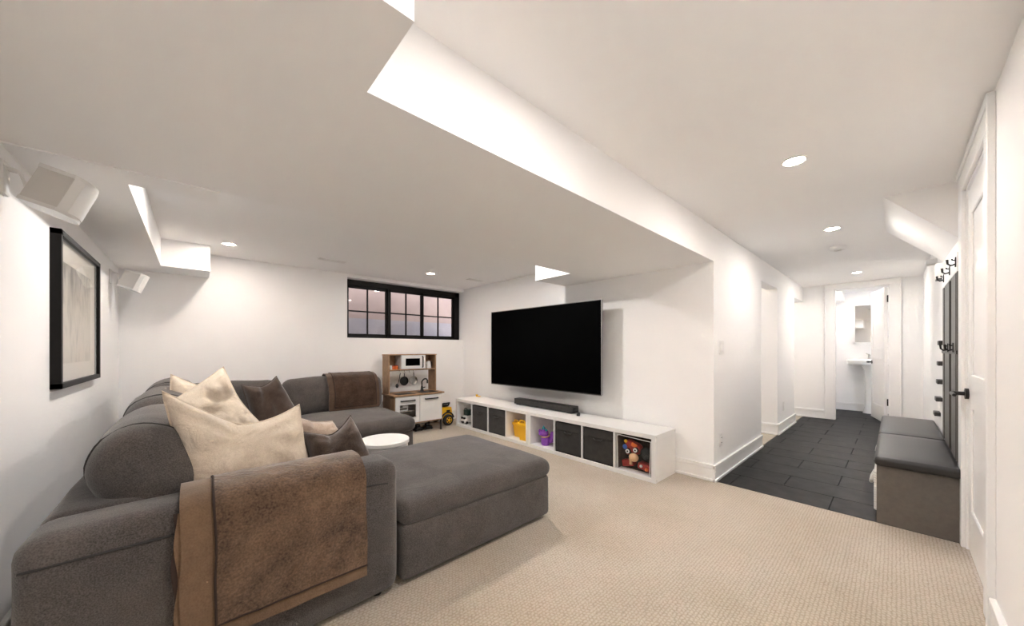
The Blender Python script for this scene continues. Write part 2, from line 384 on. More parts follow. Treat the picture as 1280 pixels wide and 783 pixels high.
struct(b, 'wall_hall', 'wall', 'white hall wall with two openings and a light switch', 'wall')
struct(B().box(XT + .12, XF + .1, 2.6, 2.7, 0, TOP - .03), 'wall_side_room', 'wall', 'white wall inside the room beyond the hall openings', 'wall')
DY0, DY1, DZ = .045, .645, 2.07
b = B().prism([(YR, 0), (DY0, 0), (DY0, DZ), (DY1, DZ), (DY1, 0), (2.6, 0), (2.6, TOP - .03), (YR, TOP - .03)], lambda p, q, a: (a, p, q), XF, XF + .1)
struct(b, 'wall_far', 'wall', 'white wall at the end of the hall around the washroom door', 'wall')
RX0, RX1, RZ = 2.475, 3.21, 2.02
b = B().prism([(XL, 0), (RX0, 0), (RX0, RZ), (RX1, RZ), (RX1, 0), (XF + .1, 0), (XF + .1, TOP - .03), (XL, TOP - .03)], PY_, YR - .12, YR)
struct(b, 'wall_door_side', 'wall', 'white wall with the two-panel door and the coat hooks', 'wall')
b = B().box(8.9, 9.0, -.6, 1.05, 0, TOP - .03).box(XF + .1, 8.9, .93, 1.05, 0, TOP - .03).box(XF + .1, 8.9, -.67, -.6, 0, TOP - .03).box(8.45, 8.9, .62, .93, 1.99, ZC)
struct(b, 'wall_washroom', 'wall', 'white washroom walls seen through the open door', 'wall')
# baseboards: board + cap + shoe
def baseboard(b, p0, p1, n, h=.135):
    """runs along the wall from p0 to p1 (axis aligned), n = outward direction"""
    for (z0, z1, t) in ((0, h, .014), (h - .028, h + .006, .019), (0, .022, .024)):
        xs = [p0[0], p1[0], p0[0] + n[0] * t, p1[0] + n[0] * t]; ys = [p0[1], p1[1], p0[1] + n[1] * t, p1[1] + n[1] * t]
        b.box(min(xs), max(xs), min(ys), max(ys), z0, z1, .003, 1)
    return b
struct(baseboard(B(), (XT - .02, YH), (4.81, YH), (0, -1)), 'baseboard_hall', 'trim', 'tall white baseboard under the light switch', 'baseboard')
struct(baseboard(baseboard(B(), (XT, YH - .002), (XT, 2.63), (-1, 0)), (XT + .04, 2.63), (XT + .04, YB), (-1, 0)), 'baseboard_right', 'trim', 'white baseboard running behind the cube shelves', 'baseboard')
struct(baseboard(baseboard(B(), (5.61, YH), (6.79, YH), (0, -1)), (5.63, YH - .002), (5.63, 1.75), (-1, 0)), 'baseboard_pier', 'trim', 'white baseboard wrapping the pier between the hall openings', 'baseboard')
struct(baseboard(B(), (XF, .76), (XF, 2.6), (-1, 0)), 'baseboard_far', 'trim', 'white baseboard left of the washroom door', 'baseboard')
struct(baseboard(B(), (8.9, -.6), (8.9, .93), (-1, 0)), 'baseboard_washroom', 'trim', 'white baseboard under the washroom sink', 'baseboard')
struct(baseboard(B(), (XL, YR), (2.32, YR), (0, 1)), 'baseboard_door_side', 'trim', 'white baseboard beside the near door casing', 'baseboard')
struct(baseboard(B(), (XL, YR), (XL, YB), (1, 0)), 'baseboard_left', 'trim', 'white baseboard behind the sofa under the picture', 'baseboard')
struct(baseboard(B(), (XL, YB), (XT + .02, YB), (0, -1)), 'baseboard_back', 'trim', 'white baseboard behind the play kitchen', 'baseboard')
# casings
def casing(name, side, label):
    t = thing(name, label, 'door casing', side[0], kind='structure')
    for bb, n in side[1]: fin(bb, n, 'trim', t, smooth=False)
    return t
cw = .115
casing('trim_1', ((XF, .35, 0), [
    (B().box(XF - .018, XF, DY1, DY1 + cw, 0, DZ, .003, 1).box(XF - .024, XF, DY1 + cw - .015, DY1 + cw, 0, DZ + cw, .003, 1), 'side_casing'),
    (B().box(XF - .018, XF, DY0 - cw, DY0, 0, DZ, .003, 1).box(XF - .024, XF, DY0 - cw, DY0 - cw + .015, 0, DZ + cw - .02, .003, 1), 'side_casing'),
    (B().box(XF - .018, XF, DY0 - cw, DY1 + cw, DZ, ZC - .002, .003, 1), 'head_casing'),
    (B().box(XF, XF + .1, DY1 - .014, DY1, 0, DZ).box(XF, XF + .1, DY0, DY0 + .014, 0, DZ).box(XF, XF + .1, DY0, DY1, DZ - .014, DZ), 'jamb')]),
    'wide white casing around the washroom doorway')
casing('trim_2', ((2.85, YR, 0), [
    (B().box(RX1, RX1 + .13, YR, YR + .016, 0, RZ, .003, 1), 'side_casing'),
    (B().box(RX0 - .13, RX0, YR, YR + .016, 0, RZ, .003, 1).box(RX0 - .145, RX0 - .125, YR, YR + .024, 0, ZC - .03, .003, 1), 'side_casing'),
    (B().box(RX0 - .13, RX1 + .13, YR, YR + .016, RZ, ZC - .02, .003, 1).box(RX0 - .14, RX1 + .13, YR, YR + .024, ZC - .045, ZC - .012, .003, 1), 'head_casing'),
    (B().box(RX0, RX0 + .012, YR - .1, YR, 0, RZ).box(RX1 - .012, RX1, YR - .1, YR, 0, RZ).box(RX0, RX1, YR - .1, YR, RZ - .012, RZ), 'jamb')]),
    'white casing around the two-panel door beside the bench')

def shaker(b, w, h, t, panels, rail):
    """door leaf in local x (0..w), z (0..h), y (0..t): rails/stiles proud of recessed panels; panels = [(z0, z1)]"""
    b.box(0, w, .009, t - .009, 0, h)
    for y0, y1 in ((0, .010), (t - .010, t)):
        b.box(0, rail, y0, y1, 0, h, .004, 1); b.box(w - rail, w, y0, y1, 0, h, .004, 1)
        zs = [0] + [z for p in panels for z in p] + [h]
        for i in range(0, len(zs), 2): b.box(rail - .001, w - rail + .001, y0, y1, zs[i], zs[i + 1], .004, 1)
    return b
# door_1: two-panel door on the right
d1 = thing('door_1', 'white two-panel door with a black lever beside the bench', 'door', (2.84, YR - .02, 0.01), kind='structure')
lw = RX1 - RX0 - .03
mtx = Matrix.Translation((RX0 + .015, YR - .05, .012))
fin(shaker(B(), lw, RZ - .03, .042, [(.235, .785), (.97, 1.84)], .105).xf(mtx), 'leaf', 'door', d1, smooth=False)
hd = B().cyl((3.177, YR - .012, .872), (3.177, YR + .006, .872), .03, n=24).cyl((3.177, YR + .004, .872), (3.177, YR + .052, .872), .011)
hd.tube([(3.177, YR + .05, .872), (3.13, YR + .053, .872), (3.06, YR + .05, .870)], [.010, .009, .008], 10)
fin(hd, 'lever_handle', 'blackm', d1, label='black lever handle')
# door_2: washroom door, swung into the washroom about its right jamb
d2 = thing('door_2', 'white shaker door swung open into the washroom', 'door', (XF + .09, DY0 + .02, 0.01), kind='structure')
ang = R(14)
mtx = Matrix.Translation((XF + .10, DY0 + .02, .012)) @ Matrix.Rotation(R(13), 4, 'Z')
lf = shaker(B(), .70, DZ - .035, .04, [(.24, .95), (1.12, 1.90)], .10).xf(mtx)
fin(lf, 'leaf', 'door', d2, smooth=False)
for z in (.28, 1.82): fin(bx(XF + .055, XF + .105, DY0 + .012, DY0 + .030, z, z + .10), 'hinge', 'blackm', d2, label='black butt hinge')
kb = B().cyl((.64, .04, .90), (.64, .085, .90), .012).box(.60, .685, .075, .10, .885, .915, .004).cyl((.64, .04, .90), (.64, .046, .90), .03, n=20).xf(mtx)
fin(kb, 'lever_handle', 'blackm', d2, label='black lever handle')

# window_1
WY = 4.955
w1 = thing('window_1', 'black three-sash slider window with grid panes', 'window', (2.37, WY, 1.275), kind='structure')
WX0, WX1, WZ0, WZ1 = 1.472, 3.288, 1.274, 2.06
fr = B().box(WX0, WX1, WY - .03, WY + .04, 1.985, WZ1, .003, 1).box(WX0, WX1, WY - .03, WY + .04, WZ0, 1.300, .003, 1)
fr.box(WX0, 1.502, WY - .03, WY + .04, WZ0, WZ1, .003, 1).box(3.20, WX1, WY - .03, WY + .04, WZ0, WZ1, .003, 1)
fin(fr, 'frame', 'winframe', w1, smooth=False)
sashes = [(1.502, 2.075, .012), (2.075, 2.615, -.018), (2.615, 3.20, .012)]
for k, (a, e, dy) in enumerate(sashes):
    sw = .034
    y0, y1 = WY + dy - .014, WY + dy + .014
    sb = B().box(a - .01, a + sw, y0, y1, 1.30, 1.985, .002, 1).box(e - sw, e + .01, y0, y1, 1.30, 1.985, .002, 1).box(a, e, y0, y1, 1.295, 1.332, .002, 1).box(a, e, y0, y1, 1.952, 1.988, .002, 1)
    so = fin(sb, 'sash', 'winframe', w1, smooth=False)
    mx_ = (a + e) / 2; mz = (1.332 + 1.952) / 2
    fin(bx(mx_ - .009, mx_ + .009, y0 + .004, y1 - .004, 1.33, 1.955), 'muntin', 'winframe', so, smooth=False)
    fin(bx(a + sw, e - sw, y0 + .004, y1 - .004, mz - .009, mz + .009), 'muntin', 'winframe', so, smooth=False)
    for (px0, px1) in ((a + sw - .003, mx_ - .007), (mx_ + .007, e - sw + .003)):
        for (pz0, pz1) in ((1.329, mz - .007), (mz + .007, 1.955)):
            fin(bx(px0, px1, WY + dy - .002, WY + dy + .002, pz0, pz1), 'pane', 'glass', so, smooth=False)
# the window well outside
b = B().box(1.0, 3.9, 5.62, 5.72, .9, 1.60)
struct(b, 'wall_well_lower', 'welllo', 'blue-grey concrete of the window well outside', 'window well')
b = B().box(1.0, 3.9, 5.62, 5.72, 1.60, 3.0)
struct(b, 'wall_well_upper', 'wellhi', 'pinkish brick wall beyond the window well', 'window well')
struct(B().box(.9, 1.0, 5.0, 5.72, .9, 2.4).box(3.9, 4.0, 5.0, 5.72, .9, 2.4).box(.9, 4.0, 5.0, 5.72, .85, .95).box(.9, 4.0, 5.0, 5.05, .9, 1.27), 'wall_well_side', 'welllo', 'concrete sides of the window well outside', 'window well')

# ------------------------------------------------------------------ recessed lamps
def recessed_lamp(x, y, z, label, power=1.0):
    t = thing('recessed_light', label, 'ceiling light', (x, y, z), group='recessed ceiling lights')
    fin(B().lathe((x, y, z), [(.058, 0), (.058, -.004), (.050, -.006), (.046, -.003), (.046, 0)], 32), 'trim_ring', 'whitep', t)
    fin(B().lathe((x, y, z), [(.0, -.001), (.0455, -.001)], 32), 'diffuser', 'lamp', t, smooth=False)
    ld = bpy.data.lights.new('lamp_light', 'AREA'); ld.shape = 'DISK'; ld.size = .085; ld.energy = LIGHT_W * power; ld.color = LIGHT_COL
    lo = bpy.data.objects.new('lamp_light', ld); C.objects.link(lo); lo.parent = t; lo.location = (0, 0, -.008)
    return t
recessed_lamp(.24, 4.19, ZB, 'lit recessed ceiling light near the left bulkhead', .34)
recessed_lamp(2.27, 4.06, ZB, 'lit recessed ceiling light above the play kitchen', .38)
recessed_lamp(.24, 2.75, ZB, 'recessed ceiling light hidden behind the wide soffit, above the pillows', 1.05)
recessed_lamp(2.27, 2.62, ZB, 'recessed ceiling light hidden behind the wide soffit, above the grey ottoman', 1.1)
recessed_lamp(2.434, .37, ZC, 'lit recessed ceiling light nearest the camera above the carpet', .50)
recessed_lamp(4.044, .36, ZC, 'lit recessed ceiling light before the smoke detector', .68)
recessed_lamp(6.60, .34, ZC, 'lit recessed ceiling light in front of the washroom door', .7)
recessed_lamp(.82, .37, ZC, 'recessed ceiling light overhead, just out of the frame', .92)
recessed_lamp(5.2, 1.9, ZC, 'unseen recessed ceiling light added in the room beyond the hall opening', .8)  # unseen lamp, added to brighten the room past the opening
recessed_lamp(7.2, 1.9, ZC, 'unseen recessed ceiling light added beyond the second hall opening', .5)  # another added lamp, out of sight, for light behind the second opening
recessed_lamp(8.25, .40, ZC, 'unseen recessed ceiling light added inside the washroom', .34)  # added to light the washroom; the lamp itself is never seen

# ------------------------------------------------------------------ sectional sofa
sofa = thing('sectional_sofa', 'large charcoal grey fabric corner sofa along the left and back walls', 'sofa', (.2, 3.0, 0))
def T3(x, y, z): return Matrix.Translation((x, y, z))
def soft_box(x0, x1, y0, y1, z0, z1, r, puff=(0, 0, 0), nz=.004, seed=0, nseg=10):
    return B().soft(x1 - x0, y1 - y0, z1 - z0, r, T3((x0 + x1) / 2, (y0 + y1) / 2, (z0 + z1) / 2), puff, nz, 5.0, nseg, seed)
AX0, AX1, AY0, AY1, AZ = -.36, .70, 1.53, 1.745, .608
arm = fin(soft_box(AX0, AX1, AY0, AY1, .02, AZ, .055, (0, .0, .012), .003, 1, 14), 'arm', 'sofa', sofa)
fin(B().tube([(AX0 + .02, AY0 - .001, .535), (.1, AY0 - .002, .535), (.45, AY0 - .002, .532), (.58, AY0 - .001, .527), (AX1 - .058, AY0 + .002, .518)], .0035, 6), 'seam', 'seam', arm)
fin(soft_box(AX0, -.11, AY1 - .01, 4.68, .02, .60, .05, (0, 0, .012), .004, 2, 16), 'back_frame', 'sofa', sofa)
fin(soft_box(-.14, 1.755, 4.44, 4.68, .02, .60, .05, (0, 0, .01), .004, 3, 16), 'back_frame', 'sofa', sofa)
fin(soft_box(-.13, .695, AY1 - .01, 4.46, .03, .29, .03, nz=.003, seed=4), 'seat_base', 'sofa', sofa)
fin(soft_box(.69, 1.725, 3.44, 4.46, .03, .27, .03, nz=.003, seed=5), 'seat_base', 'sofa', sofa)
for (x0, x1, y0, y1, sd) in ((-.12, .705, 1.75, 2.84, 6), (-.12, .705, 2.845, 3.55, 7), (-.12, .70, 3.56, 4.44, 8)):
    fin(soft_box(x0, x1, y0, y1, .275, .425, .06, (0, 0, .03), .005, sd), 'seat_cushion', 'sofa', sofa)
fin(soft_box(.70, 1.745, 3.40, 4.44, .255, .405, .065, (0, 0, .035), .006, 9), 'seat_cushion', 'sofa', sofa)
def back_cushion(lx, ly, lz, mtx, sd):
    b = B().soft(lx, ly, lz, min(lx, ly) * .46, mtx, (.05, .0, .02) if lx < ly else (0, .05, .02), .012, 4.5, 12, sd, 5)
    return fin(b, 'back_cushion', 'sofa', sofa, ang=70)
for (cy, ly, z, t, sd) in ((2.215, .88, .665, -28, 11), (3.08, .86, .695, -26, 12), (3.93, .84, .70, -25, 13)):
    mtx = T3(-.125, cy, z) @ Matrix.Rotation(R(t), 4, 'Y')
    q = back_cushion(.24, ly, .34, mtx, sd)
    ring = []
    for k in range(40):
        a = 2 * PI * k / 40; d = Vector((math.cos(a) * .118, -ly / 2 + .115, math.sin(a) * .168))
        d.x = math.copysign(min(abs(d.x) * 1.28, .124), d.x); d.z = math.copysign(min(abs(d.z) * 1.10, .172), d.z)
        ring.append(d)
    bv = [v.co + Vector(sofa.location) for v in q.data.vertices]
    out = []
    for d in ring:
        w = mtx @ d; near = min(bv, key=lambda c: (c - w).length_squared); out.append(w.lerp(near, .75))
    fin(B().tube(out, .004, 6, closed=True), 'seam', 'seam', q)
for (cx, lx, sd) in ((.20, .92, 14), (1.215, 1.07, 15)):
    back_cushion(lx, .21, .41, T3(cx, 4.395, .585) @ Matrix.Rotation(R(-9), 4, 'X'), sd)

# ottoman pushed against the arm
ot = thing('ottoman', 'wide charcoal grey fabric ottoman pushed against the sofa arm', 'ottoman', (1.23, 2.02, 0))
fin(soft_box(.715, 1.752, 1.545, 2.48, .022, .288, .03, nz=.002, seed=21, nseg=14), 'base', 'sofa', ot)
fin(soft_box(.708, 1.765, 1.532, 2.50, .275, .392, .055, (0, 0, .035), .006, 22, 18), 'cushion', 'sofa', ot)
for (x, y) in ((.80, 1.62), (1.67, 1.62), (.80, 2.40), (1.67, 2.40)):
    fin(B().cyl((x, y, 0), (x, y, .03), .02, .024, 12), 'foot', 'black', ot)
for (x, y) in ((-.28, 1.60), (.62, 1.60), (-.28, 4.6), (1.66, 4.6), (1.66, 3.52)):
    fin(B().cyl((x, y, 0), (x, y, .04), .02, .024, 12), 'foot', 'black', sofa)

# ------------------------------------------------------------------ pillows
def pillow(name, label, m, cor, thick, sag=0.0, n=22, seed=0.0, group=None, wr=.010, flange=0.0):
    """cor: world corners TL, TR, BR, BL; sag pushes the middle of the top edge down along the pillow"""
    TL, TR, BR, BL = [Vector(c) for c in cor]
    nrm = (TR - TL).cross(BL - TL).normalized(); down = ((BL + BR) - (TL + TR)).normalized()
    t = thing(name, label, 'pillow', ((TL + TR + BR + BL) / 4 + Vector((0, 0, min(0, (BL.z + BR.z) / 2 - (TL.z + TR.z + BL.z + BR.z) / 4)))), group)
    def mid(u, v):
        a, b = (u + 1) / 2, (v + 1) / 2
        # edges curve in between the pointed corners
        uu = u * (1 - .04 * (1 - v * v)); vv = v * (1 - .04 * (1 - u * u))
        a, b = (uu + 1) / 2, (vv + 1) / 2
        p = TL * (1 - a) * (1 - b) + TR * a * (1 - b) + BR * a * b + BL * (1 - a) * b
        p = p + down * sag * (1 - abs(u + .08) ** (1.15 if u < -.08 else 1.6)) * max(0, (1 - b)) ** 1.3
        return p
    def surf(u, v, s):
        e = max(0, (1 - u ** 4)) ** .55 * max(0, (1 - v ** 4)) ** .55
        h = thick * .5 * e
        p = mid(u, v)
        if sag:   # chopped dent
            h *= 1 - .55 * max(0, .15 - v) / 1.15 * math.exp(-((u + .08 + .35 * (v + 1)) / .16) ** 2) - .2 * max(0, -v) * math.exp(-(u / .4) ** 2)
        nz = mn.noise(Vector((p.x * 7 + seed, p.y * 7 + s * 3, p.z * 7))) * wr * e + mn.noise(Vector((p.x * 22 + seed, p.y * 22, p.z * 9))) * wr * .35 * e
        a = math.atan2(v + .55, u); rr = math.hypot(u, v + .55)
        nz += s * wr * .75 * math.sin(a * 9 + seed + 2.2 * mn.noise(Vector((p.x * 4, p.z * 4, seed)))) * e * math.exp(-((rr - .7) / .55) ** 2)
        return p + nrm * (s * h + nz)
    b = B(); grid = {}
    for s in (1, -1):
        for i in range(n + 1):
            for j in range(n + 1):
                if s == -1 and (i in (0, n) or j in (0, n)): grid[s, i, j] = grid[1, i, j]; continue
                u, v = math.sin((i / n * 2 - 1) * PI / 2 * .999), math.sin((j / n * 2 - 1) * PI / 2 * .999)
                u = .5 * u + .5 * (i / n * 2 - 1); v = .5 * v + .5 * (j / n * 2 - 1)
                grid[s, i, j] = b.bm.verts.new(surf(u, v, s))
        for i in range(n):
            for j in range(n):
                q = [grid[s, i, j], grid[s, i + 1, j], grid[s, i + 1, j + 1], grid[s, i, j + 1]]
                b.bm.faces.new(q if s == 1 else q[::-1])
    fin(b, 'cover', m, t, ang=80)
    ed = [mid(-1 + 2 * k / 12, -1) for k in range(12)] + [mid(1, -1 + 2 * k / 12) for k in range(12)] + [mid(1 - 2 * k / 12, 1) for k in range(12)] + [mid(-1, 1 - 2 * k / 12) for k in range(12)]
    fin(B().tube(ed, .0045, 6, closed=True), 'seam_edge', m, t)
    return t
pillow('throw_pillow', 'large beige linen pillow propped behind the sofa arm', 'linen',
       [(-.095, 1.93, .965), (.385, 1.98, .832), (.425, 1.90, .46), (-.02, 1.83, .47)], .21, .11, 26, 1.0, wr=.016)
pillow('throw_pillow', 'beige linen pillow with one corner pointing up, behind the large one', 'linen',
       [(.13, 2.72, 1.015), (.30, 2.62, .66), (.06, 2.50, .45), (-.12, 2.62, .82)], .17, .02, 20, 2.0, wr=.014)
pillow('throw_pillow', 'beige linen pillow lying against the back cushion, its left corner showing', 'linen',
       [(-.105, 2.98, .968), (.16, 3.08, .87), (.10, 2.96, .46), (-.13, 2.86, .52)], .13, .03, 18, 3.0, wr=.012)
pillow('throw_pillow', 'dark brown velvet pillow leaning in the sofa corner', 'velvet2',
       [(.29, 3.66, .825), (.545, 3.74, .872), (.745, 3.70, .46), (.36, 3.56, .445)], .17, .05, 20, 4.0)
pillow('throw_pillow', 'taupe velvet pillow lying between the beige and brown pillows', 'taupe',
       [(.385, 2.25, .765), (.64, 2.38, .665), (.72, 2.34, .46), (.36, 2.16, .45)], .13, .02, 18, 5.0)
pillow('throw_pillow', 'shiny dark brown velvet pillow slumped beside the white side table', 'velvet',
       [(.400, 2.00, .71), (.638, 2.02, .748), (.745, 1.93, .46), (.43, 1.90, .45)], .18, .06, 22, 6.0)

# ------------------------------------------------------------------ throws
def throw(name, label, path, x0, x1, m_field, m_border, bl, bb, seed, wr=.006, axis='x', br=0.0, off=.010, gl=None):
    """a sheet swept along path [(a, z)...] and across x0..x1; left band bl wide, bottom band bb long"""
    P = [Vector((0, a, z)) for a, z in path]; L = [0]
    for i in range(1, len(P)): L.append(L[-1] + (P[i] - P[i - 1]).length)
    tot = L[-1]
    def at(s):
        s = max(0, min(tot, s))
        for i in range(1, len(L)):
            if s <= L[i] + 1e-9:
                f = (s - L[i - 1]) / max(1e-9, L[i] - L[i - 1]); p = P[i - 1].lerp(P[i], f); d = (P[i] - P[i - 1]).normalized(); return p, d
        return P[-1], (P[-1] - P[-2]).normalized()
    def at2(s):
        a, d1 = at(s - .02); b_, d2 = at(s + .02); c_, d = at(s)
        return (a + b_ + c_) / 3, ((d1 + d2 + d).normalized() if (d1 + d2 + d).length > 1e-6 else d)
    def surf(x, s, lift=0):
        p, d = at2(s); nr = Vector((0, d.z, -d.y))
        f = s / tot
        w = mn.noise(Vector((x * 9 + seed, f * 3, 0))) * wr * (0.4 + f) + mn.noise(Vector((x * 25 + seed, s * 18, 3))) * wr * .5
        xx = x + mn.noise(Vector((seed, s * 5, x * 2))) * .010
        q = p + nr * (off + abs(w) + lift); q.x = xx
        return q
    nx, ns = 26, 44
    xs = [x0, x0 + bl * .5, x0 + bl] + [x0 + bl + (x1 - br - x0 - bl) * i / nx for i in range(1, nx + 1)] + ([x1 - br * .5, x1] if br else [])
    ss = [(tot - bb) * i / ns for i in range(ns + 1)] + [tot - bb * .66, tot - bb * .33, tot]
    t = thing(name, label, 'throw blanket', (sum((x0, x1)) / 2, path[-1][0], path[-1][1]))
    nxf = 2 + nx
    def sheet(cells, pname, m, lift):
        b = B(); V = {}
        def v(i, j, k):
            if (i, j, k) not in V: V[i, j, k] = b.bm.verts.new(surf(xs[i], ss[j], lift if k else -.006))
            return V[i, j, k]
        cs = set(cells)
        for i, j in cs:
            b.bm.faces.new((v(i, j, 1), v(i + 1, j, 1), v(i + 1, j + 1, 1), v(i, j + 1, 1)))
            b.bm.faces.new((v(i, j, 0), v(i, j + 1, 0), v(i + 1, j + 1, 0), v(i + 1, j, 0)))
            for (di, dj, a, e) in ((-1, 0, (i, j), (i, j + 1)), (1, 0, (i + 1, j), (i + 1, j + 1)), (0, -1, (i, j), (i + 1, j)), (0, 1, (i, j + 1), (i + 1, j + 1))):
                if (i + di, j + dj) not in cs: b.bm.faces.new((v(*a, 0), v(*e, 0), v(*e, 1), v(*a, 1)))
        return fin(b, pname, m, t, ang=60)
    cells = [(i, j) for i in range(len(xs) - 1) for j in range(len(ss) - 1)]
    isb = lambda c: c[0] < 2 or c[1] >= ns or c[0] >= nxf
    fld = sheet([c for c in cells if not isb(c)], 'plush_field', m_field, .010)
    bd = sheet([c for c in cells if isb(c)], 'border', m_border, .003)
    pts = [surf(xs[2], s, .008) for s in ss[:ns + 1]] + [surf(x, ss[ns], .008) for x in xs[3:nxf + 1]]
    if br: pts += [surf(xs[nxf], s, .008) for s in reversed(ss[:ns])]
    fin(B().tube(pts, .004, 6), 'piping', 'pipe', fld)
    return t
path = [(1.765, .47), (1.764, .56), (1.750, .605), (1.71, .632), (1.65, .638), (1.59, .632), (1.545, .612), (1.516, .575), (1.510, .50), (1.506, .35), (1.502, .165)]
throw('throw_blanket', 'brown plush throw with a tan border over the near sofa arm', path, -.035, .535, 'fur', 'furb', .085, .055, 3.0)
tb0 = [o for o in C.objects if o.name == 'throw_blanket'][0]
for k, (xa, xb, yy) in enumerate(((-.050, .03, 1.5075), (-.043, .03, 1.5035))):
    g = B(); V = []
    for i in range(15):
        z = .60 - .44 * i / 14; w = .005 * math.sin(i * .9 + k * 2)
        y = yy - .006 * (i / 14) + (.02 * (1 - i / 2) if i < 2 else 0)
        V.append([g.bm.verts.new((x + w, y + dy, z)) for x in (xa, xb) for dy in (0, .003)])
    for a_, b_ in zip(V, V[1:]):
        for (m_, n_) in ((0, 1), (1, 3), (3, 2), (2, 0)): g.bm.faces.new((a_[m_], a_[n_], b_[n_], b_[m_]))
    g.bm.faces.new((V[0][0], V[0][1], V[0][3], V[0][2])); g.bm.faces.new((V[-1][2], V[-1][3], V[-1][1], V[-1][0]))
    fin(g, 'under_fold', 'furb' if k else 'pipe', tb0)
path = [(4.57, .66), (4.54, .77), (4.48, .822), (4.40, .826), (4.30, .795), (4.235, .70), (4.205, .58), (4.20, .425)]
throw('throw_blanket', 'dark brown plush throw over the back cushion beside the play kitchen', path, 1.10, 1.655, 'fur2', 'fur2b', .06, .04, 8.0, br=.04)

# ------------------------------------------------------------------ white drum table
dt = thing('side_table', 'round white drum table behind the ottoman', 'table', (1.12, 2.74, 0))
fin(B().lathe((1.12, 2.74, 0), [(.0, .372), (.186, .372), (.190, .376), (.190, .400), (.186, .404), (0, .404)], 48), 'table_top', 'white', dt)
fin(B().lathe((1.12, 2.74, 0), [(.0, 0), (.178, 0), (.180, .004), (.180, .372), (0, .372)], 48), 'drum', 'white', dt)

# ------------------------------------------------------------------ television
TVM = T3(3.058, 2.885, 0) @ Matrix.Rotation(R(1.2), 4, 'Z')
tv = thing('television', 'large black flat television on a wall mount', 'television', (3.058, 2.885, .645))
hw, z0, z1 = .868, .645, 1.628
fin(B().box(-.004, .028, -hw, hw, z0, z1, .004, 1).xf(TVM), 'housing', 'black', tv, smooth=False)
fin(B().box(-.0055, -.004, -hw + .006, hw - .006, z0 + .012, z1 - .006).xf(TVM), 'screen', 'screen', tv, smooth=False)
e = B()
for q in ((-.0075, .010, -hw - .004, hw + .004, z1, z1 + .004), (-.0075, .010, -hw - .004, hw + .004, z0 - .005, z0), (-.0075, .010, -hw - .004, -hw, z0, z1), (-.0075, .010, hw, hw + .004, z0, z1)): e.box(*q)
fin(e.xf(TVM), 'edge_trim', 'bezel', tv, smooth=False)
fin(B().box(.028, .058, -.45, .45, .75, 1.30, .01).xf(TVM), 'rear_cover', 'black', tv)
fin(B().box(.058, .075, -.22, .22, .95, 1.20, .003).xf(TVM).box(3.225, 3.25, 2.66, 2.86, .95, 1.25).box(3.265, 3.29, 2.65, 3.08, .95, 1.25).box(3.12, 3.27, 2.84, 2.88, 1.02, 1.18), 'wall_mount', 'blackm', tv)

# ------------------------------------------------------------------ cube shelves
KX0, KX1, KZ = 2.828, 3.224, .402
def cube_shelf(y0, y1, label):
    t = thing('cube_shelf', label, 'shelf', ((KX0 + KX1) / 2, (y0 + y1) / 2, 0), group='white cube shelves')
    T_ = .038
    for nm, q in (('top_panel', (KX0, KX1, y0, y1, KZ - T_, KZ)), ('bottom_panel', (KX0, KX1, y0, y1, 0, T_)), ('side_panel', (KX0, KX1, y0, y0 + T_, T_, KZ - T_)), ('side_panel', (KX0, KX1, y1 - T_, y1, T_, KZ - T_))):
        fin(bx(*q, bev=.0015, seg=1), nm, 'white', t, smooth=False)
    w = (y1 - y0 - 2 * T_ - 3 * .016) / 4; cells = []
    for k in range(4):
        a = y0 + T_ + k * (w + .016); cells.append((a, a + w))
        if k < 3: fin(bx(KX0 + .002, KX1, a + w, a + w + .016, T_, KZ - T_), 'divider', 'white', t, smooth=False)
    for xx in (KX0 + .02, KX1 - .02):
        for zz in (.02, KZ - .02): fin(B().cyl((xx, y0 - .0008, zz), (xx, y0 + .001, zz), .0045, n=10), 'screw_cap', 'bezel', t)
    return cells
cellA = cube_shelf(1.335, 2.830, 'white four-cube shelf nearest the hall, holding the clear toy bin')
cellB = cube_shelf(2.832, 4.327, 'white four-cube shelf nearest the play kitchen, holding the yellow tubs')
def cloth_bin(y0, y1, label):
    t = thing('storage_bin', label, 'storage bin', ((KX0 + KX1) / 2, (y0 + y1) / 2, .0385), group='charcoal cloth bins in the cube shelves')
    a, e = y0 + .006, y1 - .006
    b = B().box(KX0 + .012, KX1 - .02, a, e, .0385, .050).box(KX0 + .012, KX0 + .020, a, e, .0385, .352, .002, 1).box(KX1 - .028, KX1 - .02, a, e, .0385, .352).box(KX0 + .012, KX1 - .02, a, a + .006, .0385, .352).box(KX0 + .012, KX1 - .02, e - .006, e, .0385, .352)
    fin(b, 'body', 'bin', t, smooth=False)
    fin(bx(KX0 + .008, KX0 + .0125, a + .002, e - .002, .275, .352, bev=.002, seg=1), 'fold_band', 'bin', t, smooth=False)
    fin(B().tube([(KX0 + .009, (a + e) / 2 - .05, .262), (KX0 + .004, (a + e) / 2 - .03, .252), (KX0 + .004, (a + e) / 2 + .03, .252), (KX0 + .009, (a + e) / 2 + .05, .262)], .005, 8), 'pull_strap', 'bin', t)
    return t
cloth_bin(*cellA[1], 'charcoal cloth bin right beside the clear toy bin')
cloth_bin(*cellA[2], 'charcoal cloth bin beside the purple toy')
cloth_bin(*cellB[1], 'charcoal cloth bin beside the yellow tubs')
cloth_bin(*cellB[2], 'charcoal cloth bin beside the white toy van')

